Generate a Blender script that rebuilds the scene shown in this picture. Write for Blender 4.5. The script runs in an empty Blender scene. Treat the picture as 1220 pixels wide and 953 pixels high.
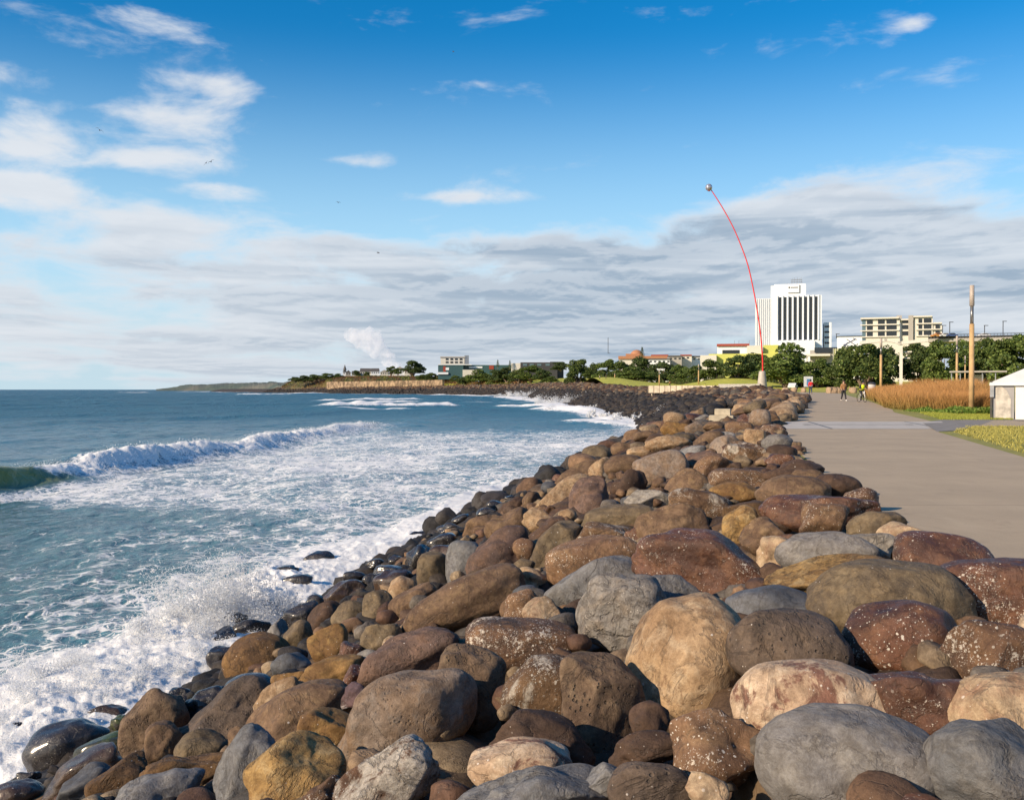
import bpy, bmesh, math, random
import numpy as np
from mathutils import Vector, Matrix, Euler
R = math.radians
C = bpy.context.scene.collection
scene = bpy.context.scene
# ------------------------------------------------------------------ camera, light, sky, exposure
CAMZ = 1.6
F = 1172.0
PITCH = math.atan(12.5 / F)
cam_d = bpy.data.cameras.new('camera')
cam = bpy.data.objects.new('camera', cam_d); C.objects.link(cam)
cam_d.sensor_width = 36; cam_d.lens = F / 1220 * 36
cam_d.clip_start = 0.05; cam_d.clip_end = 60000
cam.location = (0, 0, CAMZ); cam.rotation_euler = (R(90) - PITCH, 0, 0)
scene.camera = cam
SUN_AZ = (-0.84, -0.54)       # horizontal direction towards the sun
SUN_EL = 25
n_ = math.hypot(*SUN_AZ)
sdir = Vector((SUN_AZ[0]/n_*math.cos(R(SUN_EL)), SUN_AZ[1]/n_*math.cos(R(SUN_EL)), math.sin(R(SUN_EL))))
sl = bpy.data.lights.new('sun', 'SUN'); sl.energy = 5.0; sl.angle = R(0.5); sl.color = (1.0, 0.80, 0.56)
so = bpy.data.objects.new('sun', sl); C.objects.link(so)
so.rotation_euler = sdir.to_track_quat('Z', 'Y').to_euler(); so.location = (-30, -20, 40)
scene.view_settings.view_transform = 'Standard'
scene.view_settings.look = 'None'
scene.view_settings.exposure = 0.42
scene.view_settings.gamma = 1.0
scene.view_settings.use_curve_mapping = False
scene.cycles.max_bounces = 6
scene.cycles.diffuse_bounces = 3
scene.cycles.transparent_max_bounces = 8
scene.cycles.volume_bounces = 10
scene.cycles.use_denoising = True

def srgb(r, g, b):
    f = lambda c: (c/255/12.92) if c/255 <= 0.04045 else ((c/255+0.055)/1.055)**2.4
    return (f(r), f(g), f(b), 1)

class NT:
    """small helper to write node trees"""
    def __init__(s, tree): s.t = tree; s.n = tree.nodes; s.l = tree.links
    def new(s, typ, **kw):
        n = s.n.new(typ)
        for k, v in kw.items(): setattr(n, k, v)
        return n
    def put(s, sock, v):
        if hasattr(v, 'is_output'): s.l.new(v, sock)
        elif v is not None: sock.default_value = v
    def math(s, op, a, b=None, c=None, clamp=False):
        n = s.new('ShaderNodeMath', operation=op, use_clamp=clamp)
        s.put(n.inputs[0], a)
        if b is not None: s.put(n.inputs[1], b)
        if c is not None: s.put(n.inputs[2], c)
        return n.outputs[0]
    def mix(s, f, a, b, bt='MIX'):
        n = s.new('ShaderNodeMix', data_type='RGBA', blend_type=bt)
        s.put(n.inputs[0], f); s.put(n.inputs[6], a); s.put(n.inputs[7], b)
        return n.outputs[2]
    def rng(s, v, a, b, c=0.0, d=1.0, smooth=True):
        n = s.new('ShaderNodeMapRange', interpolation_type='SMOOTHSTEP' if smooth else 'LINEAR')
        s.put(n.inputs[0], v); s.put(n.inputs[1], a); s.put(n.inputs[2], b); s.put(n.inputs[3], c); s.put(n.inputs[4], d)
        return n.outputs[0]
    def noise(s, vec, scale, detail=4, rough=0.5, dist=0.0, lac=2.0, col=False):
        n = s.new('ShaderNodeTexNoise')
        s.put(n.inputs['Vector'], vec); s.put(n.inputs['Scale'], scale); n.inputs['Detail'].default_value = detail
        n.inputs['Roughness'].default_value = rough; n.inputs['Distortion'].default_value = dist; n.inputs['Lacunarity'].default_value = lac
        return n.outputs[1 if col else 0]
    def vor(s, vec, scale, feature='F1', out=0, rand=1.0):
        n = s.new('ShaderNodeTexVoronoi', feature=feature)
        s.put(n.inputs['Vector'], vec); s.put(n.inputs['Scale'], scale); n.inputs['Randomness'].default_value = rand
        return n.outputs[out]
    def vec(s, x, y, z):
        n = s.new('ShaderNodeCombineXYZ'); s.put(n.inputs[0], x); s.put(n.inputs[1], y); s.put(n.inputs[2], z); return n.outputs[0]
    def sep(s, v):
        n = s.new('ShaderNodeSeparateXYZ'); s.l.new(v, n.inputs[0]); return n.outputs
    def vmath(s, op, a, b=None):
        n = s.new('ShaderNodeVectorMath', operation=op); s.put(n.inputs[0], a)
        if b is not None: s.put(n.inputs[1], b)
        return n.outputs[0]
    def bump(s, h, strength=0.5, dist=0.02, normal=None):
        n = s.new('ShaderNodeBump'); s.put(n.inputs['Height'], h); n.inputs['Strength'].default_value = strength
        n.inputs['Distance'].default_value = dist
        if normal is not None: s.l.new(normal, n.inputs['Normal'])
        return n.outputs[0]
    def attr(s, name, out='Color'):
        n = s.new('ShaderNodeAttribute'); n.attribute_name = name; return n.outputs[out]

# world: Nishita sky with a procedural cloud layer laid out by direction
w = bpy.data.worlds.new('World'); scene.world = w; w.use_nodes = True
T = NT(w.node_tree); T.n.clear()
wo = T.new('ShaderNodeOutputWorld'); bg = T.new('ShaderNodeBackground'); T.l.new(bg.outputs[0], wo.inputs[0])
sky = T.new('ShaderNodeTexSky', sky_type='NISHITA'); sky.sun_disc = False
sky.sun_elevation = R(SUN_EL); sky.sun_rotation = math.atan2(SUN_AZ[0], SUN_AZ[1])
sky.altitude = 0; sky.air_density = 1.0; sky.dust_density = 0.3; sky.ozone_density = 3.0
SKYS = 0.10; SKYK = 0.75
tc = T.new('ShaderNodeTexCoord')
X, Y, Z = T.sep(tc.outputs['Generated'])
hl = T.math('SQRT', T.math('ADD', T.math('MULTIPLY', X, X), T.math('MULTIPLY', Y, Y)))
az = T.math('ARCTAN2', X, Y)                      # 0 along the coast, + inland
el = T.math('DIVIDE', Z, T.math('MAXIMUM', hl, 0.01))
elp = T.math('MAXIMUM', el, 0.0)
zz = T.math('ADD', elp, 0.10)
pl = T.vec(T.math('DIVIDE', az, T.math('ADD', elp, 0.22)), T.math('DIVIDE', 1.0, zz), 0.0)      # perspective of a flat cloud deck
n1 = T.noise(T.vmath('MULTIPLY', pl, (1.7, 0.95, 1)), 1.0, 9, 0.57, 0.2)
n2 = T.noise(T.vmath('ADD', T.vmath('MULTIPLY', pl, (1.7, 0.95, 1)), (0.0, -0.10, 0.0)), 1.0, 9, 0.57, 0.2)
# low bank: its upper edge rises inland
edge = T.math('ADD', 0.158, T.math('MULTIPLY', T.rng(az, 0.05, 0.35), 0.035))
edge = T.math('ADD', edge, T.math('MULTIPLY', T.math('SUBTRACT', T.noise(T.vec(T.math('MULTIPLY', az, 5.0), 3.3, 0), 1.0, 3), 0.5), 0.09))
bank = T.rng(T.math('SUBTRACT', el, edge), 0.035, -0.035)
bank = T.math('MULTIPLY', bank, T.rng(el, -0.005, 0.03, 0.6, 1.0))
# seaward side is broken and pale
leftw = T.rng(az, -0.1, -0.50)
def blob(a, e, sa, se, amp):
    da = T.math('DIVIDE', T.math('SUBTRACT', az, a), sa); de = T.math('DIVIDE', T.math('SUBTRACT', el, e), se)
    q = T.math('ADD', T.math('MULTIPLY', da, da), T.math('MULTIPLY', de, de))
    return T.math('MULTIPLY', T.math('EXPONENT', T.math('MULTIPLY', q, -1.0)), amp)
def A(px): return math.atan((px-610)/F)
def E(px, py): return (464-py)/F*math.cos(A(px))
blobs = [(50, 38, .08, .022, .20), (185, 28, .06, .016, .22), (10, 85, .04, .02, .20), (30, 168, .085, .020, .38), (178, 190, .062, .017, .46), (20, 230, .08, .018, .40),
         (200, 140, .07, .014, .24), (578, 100, .04, .009, .24), (420, 192, .06, .008, .21), (550, 236, .09, .007, .22), (800, 18, .08, .014, .22), (1000, -5, .12, .012, .20), (1085, 30, .02, .007, .22),
         (250, 275, .22, .022, .26), (960, 235, .10, .012, .26), (1180, 255, .16, .03, .3), (240, 100, .04, .01, .2), (270,228,.05,.01,.24)]
cov = None
for (px, py, sa, se, am) in blobs:
    b_ = blob(A(px), E(px, py), sa, se, am)
    cov = b_ if cov is None else T.math('MAXIMUM', cov, b_)
bankc = T.math('MULTIPLY', bank, T.math('SUBTRACT', 0.50, T.math('MULTIPLY', leftw, 0.20)))
cov = T.math('MAXIMUM', cov, bankc)
# clouds beyond the picture frame, all around
side = T.math('MULTIPLY', T.rng(T.math('ABSOLUTE', az), 0.6, 1.2), T.rng(el, 0.9, 0.2, 0.0, 0.2))
cov = T.math('MAXIMUM', cov, side)
n3 = T.noise(T.vec(T.math('MULTIPLY', az, 9.0), T.math('MULTIPLY', el, 22.0), 4.2), 1.0, 8, 0.6, 0.3)
dens = T.math('SUBTRACT', T.math('ADD', T.math('MULTIPLY_ADD', T.math('ADD', T.math('MULTIPLY', n1, 0.5), T.math('MULTIPLY', n3, 0.5)), 1.75, -0.375), cov), 0.615)
alpha = T.rng(dens, -0.02, 0.30)
alpha = T.math('MULTIPLY', alpha, T.rng(el, -0.02, 0.02, 0.5, 1.0))
lit = T.rng(T.math('SUBTRACT', n1, n2), -0.05, 0.05)
thick = T.rng(dens, 0.06, 0.30)
strk = T.noise(T.vec(T.math('MULTIPLY', az, 3.0), T.math('MULTIPLY', el, 30.0), 1.7), 1.0, 6, 0.55, 0.5)
shade = T.math('MULTIPLY', thick, T.rng(strk, 0.33, 0.64, 0.25, 1.0), clamp=True)
shade = T.math('MULTIPLY', shade, T.rng(lit, 0.0, 1.0, 1.0, 0.6))
shade = T.math('MULTIPLY', shade, T.rng(bank, 0.15, 0.8, 0.22, 1.0))
shade = T.math('MULTIPLY', shade, T.rng(az, -0.45, 0.1, 0.55, 1.0))
k = 1.0 / SKYS
cw = tuple(c*k for c in (0.80, 0.83, 0.875)) + (1,)
cg = tuple(c*k for c in (0.33, 0.42, 0.535)) + (1,)
ccol = T.mix(shade, cw, cg)
hs = T.new('ShaderNodeHueSaturation'); hs.inputs['Hue'].default_value = 0.497; hs.inputs['Saturation'].default_value = 1.45; hs.inputs['Value'].default_value = 1.0
T.l.new(sky.outputs[0], hs.inputs['Color'])
skyc = T.mix(1.0, hs.outputs[0], (1.35, 1.46, 1.50, 1), 'MULTIPLY')
hazec = T.mix(T.rng(el, 0.02, 0.16), tuple(c/SKYS for c in (0.56, 0.73, 0.82))+(1,), tuple(c/SKYS for c in (0.52, 0.80, 1.0))+(1,))
skyc = T.mix(T.rng(el, 0.37, 0.02), skyc, hazec)          # pale air towards the horizon
fin = T.mix(T.math('MULTIPLY', alpha, 0.93), skyc, ccol)
T.l.new(fin, bg.inputs[0]); bg.inputs[1].default_value = SKYS*SKYK
w.cycles.sampling_method = 'MANUAL'; w.cycles.sample_map_resolution = 512

# ------------------------------------------------------------------ helpers
def pray(px, py):
    """direction of a photograph point, scaled so that depth (y) is 1"""
    v = Vector(((px-610)/F, -(py-476.5)/F, -1.0))
    v = Matrix.Rotation(R(90)-PITCH, 3, 'X') @ v
    return v / v.y
def P3(px, py, d):
    v = pray(px, py)
    return Vector((v.x*d, d, CAMZ + v.z*d))
def proj(x, y, z):
    c, s = math.cos(PITCH), math.sin(PITCH)
    yy, zz = y, z - CAMZ
    dep = yy*c - zz*s; up = zz*c + yy*s
    return 610 + F*x/dep, 476.5 - F*up/dep
def hsh(ix, iy, iz, seed):
    h = (ix.astype(np.int64)*374761393 + iy.astype(np.int64)*668265263 + iz.astype(np.int64)*2147483647 + seed*974634777) & 0xffffffff
    h = ((h ^ (h >> 13)) * 1274126177) & 0xffffffff
    h = ((h ^ (h >> 16)) * 2246822519) & 0xffffffff
    return ((h ^ (h >> 15)) & 0xffffff) / float(0xffffff)
def vnoise(P, seed=0):
    """value noise in -1..1 at points P (n,3)"""
    i = np.floor(P); f = P - i; f = f*f*f*(f*(f*6-15)+10)
    i = i.astype(np.int64); r = 0
    for dx in (0, 1):
        wx = f[:, 0] if dx else 1-f[:, 0]
        for dy in (0, 1):
            wy = f[:, 1] if dy else 1-f[:, 1]
            for dz in (0, 1):
                wz = f[:, 2] if dz else 1-f[:, 2]
                r = r + wx*wy*wz*hsh(i[:, 0]+dx, i[:, 1]+dy, i[:, 2]+dz, seed)
    return r*2-1
def fbm(P, seed=0, oct=4, gain=0.5):
    r = 0; a = 1.0; t = 0
    for o in range(oct):
        r = r + a*vnoise(P*(2.03**o) + 17.3*o, seed+o); t += a; a *= gain
    return r/t
def npmesh(name, V, Fc, smooth=True):
    """mesh from numpy vertices and faces (all faces with the same number of corners)"""
    me = bpy.data.meshes.new(name)
    V = np.asarray(V, dtype=np.float32); Fc = np.asarray(Fc, dtype=np.int32)
    k = Fc.shape[1]
    me.vertices.add(len(V)); me.vertices.foreach_set('co', V.ravel())
    me.loops.add(Fc.size); me.loops.foreach_set('vertex_index', Fc.ravel())
    me.polygons.add(len(Fc)); me.polygons.foreach_set('loop_start', np.arange(0, Fc.size, k, dtype=np.int32))
    me.polygons.foreach_set('loop_total', np.full(len(Fc), k, dtype=np.int32))
    me.update(calc_edges=True)
    me.polygons.foreach_set('use_smooth', np.full(len(Fc), smooth, dtype=bool))
    return me
def vattr(me, name, col):
    a = me.attributes.new(name, 'FLOAT_COLOR', 'POINT')
    col = np.asarray(col, dtype=np.float32)
    if col.shape[1] == 3: col = np.hstack([col, np.ones((len(col), 1), dtype=np.float32)])
    a.data.foreach_set('color', col.ravel())
def obj(name, me, mat=None, parent=None, loc=None, rot=None):
    o = bpy.data.objects.new(name, me); C.objects.link(o)
    if mat is not None and me is not None and len(me.materials) == 0: me.materials.append(mat)
    if parent is not None: o.parent = parent
    if loc is not None: o.location = loc
    if rot is not None: o.rotation_euler = rot
    return o
def tag(o, label=None, cat=None, group=None, kind=None):
    if label: o['label'] = label
    if cat: o['category'] = cat
    if group: o['group'] = group
    if kind: o['kind'] = kind
    return o
def empty(name, loc, rz=0.0):
    o = bpy.data.objects.new(name, None); C.objects.link(o); o.location = loc; o.rotation_euler = (0, 0, rz); o.empty_display_size = 0.2
    return o
class MB:
    """mesh builder: boxes, tubes, polygons collected in one mesh"""
    def __init__(s): s.v = []; s.f = []
    def add(s, vs, fs):
        b = len(s.v); s.v += [tuple(v) for v in vs]; s.f += [tuple(i+b for i in f) for f in fs]; return s
    def box(s, x0, x1, y0, y1, z0, z1):
        vs = [(x0,y0,z0),(x1,y0,z0),(x1,y1,z0),(x0,y1,z0),(x0,y0,z1),(x1,y0,z1),(x1,y1,z1),(x0,y1,z1)]
        return s.add(vs, [(0,3,2,1),(4,5,6,7),(0,1,5,4),(1,2,6,5),(2,3,7,6),(3,0,4,7)])
    def tube(s, pts, rad, n=8, cap=True):
        pts = [Vector(p) for p in pts]
        if not isinstance(rad, (list, tuple)): rad = [rad]*len(pts)
        rings = []; base = len(s.v)
        for i, p in enumerate(pts):
            t = (pts[min(i+1, len(pts)-1)] - pts[max(i-1, 0)]).normalized()
            a = t.cross(Vector((0, 0, 1)))
            if a.length < 1e-3: a = t.cross(Vector((0, 1, 0)))
            a.normalize(); b = t.cross(a)
            for k in range(n):
                th = 2*math.pi*k/n
                s.v.append(tuple(p + (a*math.cos(th) + b*math.sin(th))*rad[i]))
        for i in range(len(pts)-1):
            for k in range(n):
                k2 = (k+1) % n
                s.f.append((base+i*n+k, base+i*n+k2, base+(i+1)*n+k2, base+(i+1)*n+k))
        if cap:
            s.f.append(tuple(base+k for k in range(n))); s.f.append(tuple(base+(len(pts)-1)*n+k for k in reversed(range(n))))
        return s
    def prism(s, poly, z0, z1):
        n = len(poly)
        vs = [(x, y, z0) for x, y in poly] + [(x, y, z1) for x, y in poly]
        return s.add(vs, [tuple(reversed(range(n))), tuple(range(n, 2*n))] + [(i, (i+1) % n, n+(i+1) % n, n+i) for i in range(n)])
    def sphere(s, c, r, n=10, m=7, sc=(1,1,1)):
        base = len(s.v)
        for j in range(m+1):
            ph = math.pi*j/m
            for i in range(n):
                th = 2*math.pi*i/n
                s.v.append((c[0]+r*sc[0]*math.sin(ph)*math.cos(th), c[1]+r*sc[1]*math.sin(ph)*math.sin(th), c[2]+r*sc[2]*math.cos(ph)))
        for j in range(m):
            for i in range(n):
                i2 = (i+1) % n
                s.f.append((base+j*n+i, base+(j+1)*n+i, base+(j+1)*n+i2, base+j*n+i2))
        return s
    def build(s, name, mat, parent=None, smooth=False, loc=None, bevel=0):
        me = bpy.data.meshes.new(name); me.from_pydata(s.v, [], s.f)
        bm = bmesh.new(); bm.from_mesh(me); bmesh.ops.remove_doubles(bm, verts=bm.verts, dist=1e-5)
        bmesh.ops.recalc_face_normals(bm, faces=bm.faces)
        if bevel: bmesh.ops.bevel(bm, geom=list(bm.edges), offset=bevel, segments=2, affect='EDGES', clamp_overlap=True)
        bm.to_mesh(me); bm.free()
        if smooth:
            me.polygons.foreach_set('use_smooth', [True]*len(me.polygons))
        return obj(name, me, mat, parent, loc)

def mat_new(name):
    m = bpy.data.materials.new(name); m.use_nodes = True
    t = NT(m.node_tree); p = t.n['Principled BSDF']
    return m, t, p
def simple(name, col, rough=0.6, metal=0.0, var=0.12, scale=3.0, bump=0.0, bscale=20, spec=0.4):
    m, t, p = mat_new(name)
    c = t.new('ShaderNodeTexCoord').outputs['Object']
    n = t.noise(c, scale, 6, 0.6)
    dark = tuple(x*(1-var*1.6) for x in col[:3])+(1,); lite = tuple(min(1, x*(1+var)) for x in col[:3])+(1,)
    t.l.new(t.mix(t.rng(n, 0.3, 0.7), dark, lite), p.inputs['Base Color'])
    p.inputs['Roughness'].default_value = rough; p.inputs['Metallic'].default_value = metal; p.inputs['Specular IOR Level'].default_value = spec
    if bump:
        t.l.new(t.bump(t.noise(c, bscale, 6, 0.6), bump, 0.02), p.inputs['Normal'])
    return m

# ------------------------------------------------------------------ the coast as functions of depth y
YE = [-60,0,10.6,35,49,64,78,110,160,183,246,311,510,841,893,1254,1489,1787,2200,3000]
XE = [-12,2.2,4.5,9.8,14,19.1,23.8,31.5,41,43,41,37,33,24,10,-96,-243,-395,-600,-900]
YW = [-60,0,16,32,50.8,62.7,78,120,183,246,311,510,841,893,1254,1489,1787,2200,3000]
XW = [-24,-11.2,-7.7,-5.7,-0.6,1.6,8,18,24,24.4,20,16,5,-9,-118,-267,-422,-640,-940]
YC = [-60,40,83,115,200,265,450,735,893,1254,1489,1787,3000]
ZC = [0,0,.6,1.0,1.05,1.25,3.9,5.8,6.0,5.2,4.2,3.5,3.5]
SEA = -4.5
xe = lambda y: np.interp(y, YE, XE)
xw = lambda y: np.interp(y, YW, XW)
zc = lambda y: np.interp(y, YC, ZC)
PT = [0,.08,.15,.38,.6,.84,1,1.4,2]
PZ = [.15,.12,-.05,-.9,-2.0,-3.4,-4.5,-6.4,-9]
def sstep(x, a, b):
    t = np.clip((x-a)/(b-a), 0, 1); return t*t*(3-2*t)
def slope_t(x, y): return (xe(y)-x)/(xe(y)-xw(y))
def S(x, y):
    t = slope_t(x, y)
    return np.interp(t, PT, PZ) + zc(y)*np.clip(1-t, 0, 1) + 0.7*sstep(y, 20, 60)*sstep(-y, -230, -150)*np.sin(np.pi*np.clip(t, 0, 1))
def hit(px, py, lift=0.0):
    v = pray(px, py)
    d = np.arange(2.2, 400, 0.05)
    df = CAMZ + v.z*d - S(v.x*d, d) - lift
    k = np.argmax(df < 0)
    if not (df < 0).any() or True:
        # the sea caps it
        ks = np.argmax(CAMZ + v.z*d < SEA) if (CAMZ + v.z*d < SEA).any() else len(d)-1
        if not (df < 0).any(): k = ks
        k = min(k, ks)
    return float(d[k])
# ------------------------------------------------------------------ rock materials
def mk_rock(name, c1, c2, c3=None, speck=0.0, speckcol=(0.62,0.56,0.5,1), rough=0.75, bumpk=0.5, band=0, patch=None, patchamt=0.0, coat=0.0, attr=None, pits=0.0):
    m, t, p = mat_new(name)
    co = t.new('ShaderNodeTexCoord').outputs['Object']
    oi = t.new('ShaderNodeObjectInfo').outputs['Random']
    off = t.vmath('ADD', co, t.vec(t.math('MULTIPLY', oi, 37.0), t.math('MULTIPLY', oi, 91.0), t.math('MULTIPLY', oi, 13.0)))
    if attr:
        geo = t.new('ShaderNodeNewGeometry').outputs['Position']; off = geo
        c1 = t.attr('tint'); c2 = t.mix(1.0, c1, (0.55, 0.52, 0.5, 1), 'MULTIPLY')
    n_big = t.noise(off, 1.9, 5, 0.6, 0.6)
    n_mid = t.noise(off, 7.0, 8, 0.68, 0.3)
    n_fine = t.math('ADD', t.math('MULTIPLY', t.noise(off, 60.0, 5, 0.7), .5), t.math('MULTIPLY', t.noise(off, 190.0, 3, 0.8), .5))
    col = t.mix(t.rng(n_big, 0.36, 0.64), c1, c2)
    if c3 is not None:
        col = t.mix(t.math('MULTIPLY', t.rng(n_mid, 0.45, 0.68), 0.85), col, c3)
    if patch is not None:
        pn = t.noise(off, 3.3, 9, 0.72, 0.8)
        col = t.mix(t.rng(pn, 0.60-patchamt*0.25, 0.66-patchamt*0.2), col, patch)
    h = t.math('ADD', t.math('MULTIPLY', n_mid, 1.0), t.math('MULTIPLY', n_fine, 0.16))
    if band:
        sx, sy, sz = t.sep(off)
        d = t.math('ADD', t.math('MULTIPLY', t.math('ADD', sz, t.math('MULTIPLY', sx, 0.35)), 16.0), t.math('MULTIPLY', t.noise(off, 2.6, 5, 0.6), 11.0))
        sn = t.math('SINE', t.math('MULTIPLY', d, 1.9))
        col = t.mix(t.rng(sn, 0.1, 1.0, 0.0, 0.32), col, (0.09, 0.085, 0.085, 1))
        h = t.math('SUBTRACT', h, t.math('MULTIPLY', t.rng(sn, 0.2, 1.0), 0.35))
    # darker weathering in veins
    vein = t.rng(t.math('ABSOLUTE', t.math('SUBTRACT', t.noise(off, 2.3, 7, 0.62, 0.5), 0.5)), 0.0, 0.022, 1.0, 0.0)
    col = t.mix(t.math('MULTIPLY', vein, 0.34), col, (0.05, 0.04, 0.035, 1))
    h = t.math('SUBTRACT', h, t.math('MULTIPLY', vein, 0.22))
    col = t.mix(1.0, col, t.mix(t.rng(n_fine, 0.25, 0.75), (0.74, 0.73, 0.72, 1), (1.20, 1.20, 1.20, 1)), 'MULTIPLY')
    if speck > 0:
        sv = t.noise(off, 30.0, 4, 0.75)
        msk = t.noise(off, 3.0, 4, 0.6)
        sv2 = t.noise(off, 85.0, 3, 0.8); sv = t.math('MAXIMUM', sv, t.math('SUBTRACT', sv2, 0.015))
        thr = t.math('SUBTRACT', 0.74 - 0.08*speck, t.math('MULTIPLY', t.rng(msk, 0.4, 0.7), 0.05 + 0.09*speck))
        sp = t.rng(t.math('SUBTRACT', sv, thr), 0.0, 0.02)
        col = t.mix(t.math('MULTIPLY', sp, 0.85), col, speckcol)
        h = t.math('ADD', h, t.math('MULTIPLY', sp, 0.12))
    if pits > 0:
        pv = t.vor(off, 26.0)
        pm = t.math('MULTIPLY', t.rng(pv, 0.30, 0.12), t.rng(t.noise(off, 4.0, 2), 0.42, 0.6))
        h = t.math('SUBTRACT', h, t.math('MULTIPLY', pm, 0.5*pits))
        col = t.mix(t.math('MULTIPLY', pm, 0.5*pits), col, (0.04, 0.035, 0.03, 1))
    bl = t.noise(off, 13.0, 10, 0.8, 0.5)
    col = t.mix(1.0, col, t.mix(t.rng(bl, 0.36, 0.64), (0.66, 0.62, 0.58, 1), (1.16, 1.15, 1.13, 1)), 'MULTIPLY')
    if speck > 0 and not attr:
        for sc_, am_ in ((38.0, .13), (75.0, .16)):
            vd = t.vor(off, sc_); vc = t.sep(t.vor(off, sc_, out=1))[0]
            rad = t.math('MULTIPLY', t.rng(vc, min(.975, 1.0-0.42*speck+.02), 1.0, 0.0, 1.0, False), .38)
            dot = t.math('MULTIPLY', t.rng(t.math('SUBTRACT', rad, vd), 0.0, 0.05), t.rng(t.noise(off, 2.6, 3), 0.40, 0.56))
            col = t.mix(t.math('MULTIPLY', dot, .9), col, speckcol); h = t.math('ADD', h, t.math('MULTIPLY', dot, .10))
    # one rock brighter than the next
    col = t.mix(1.0, col, t.mix(oi, (0.84, 0.84, 0.84, 1), (1.12, 1.12, 1.12, 1)), 'MULTIPLY')
    t.l.new(col, p.inputs['Base Color'])
    t.put(p.inputs['Roughness'], t.rng(n_mid, 0.3, 0.7, rough-0.1, rough+0.12))
    p.inputs['Specular IOR Level'].default_value = 0.35
    if coat: p.inputs['Coat Weight'].default_value = coat; p.inputs['Coat Roughness'].default_value = 0.18
    h = t.math('ADD', h, t.math('MULTIPLY', bl, .5))
    t.l.new(t.bump(h, bumpk*1.15, 0.045), p.inputs['Normal'])
    return m
W4 = (0.60, 0.55, 0.48, 1)
def wm_(c, k=1.0):
    return (c[0]*.84*k, c[1]*.83*k, c[2]*.80*k, 1)
_mk = mk_rock
def mk_rock(name, c1, c2, c3=None, *a, **kw):
    if c1 and not any(q in name for q in ('grey', 'slate', 'band', 'white', 'wet')) or name == 'rock_grey_tan':
        wm = wm_ if not any(q in name for q in ('tan', 'cream')) else (lambda c, k=1.0: (c[0]*k, c[1]*.95*k, c[2]*.9*k, 1))
        c1, c2, c3 = wm(c1, .95), wm(c2, .85), (wm(c3) if c3 else None)
    return _mk(name, c1, c2, c3, *a, **kw)
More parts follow.
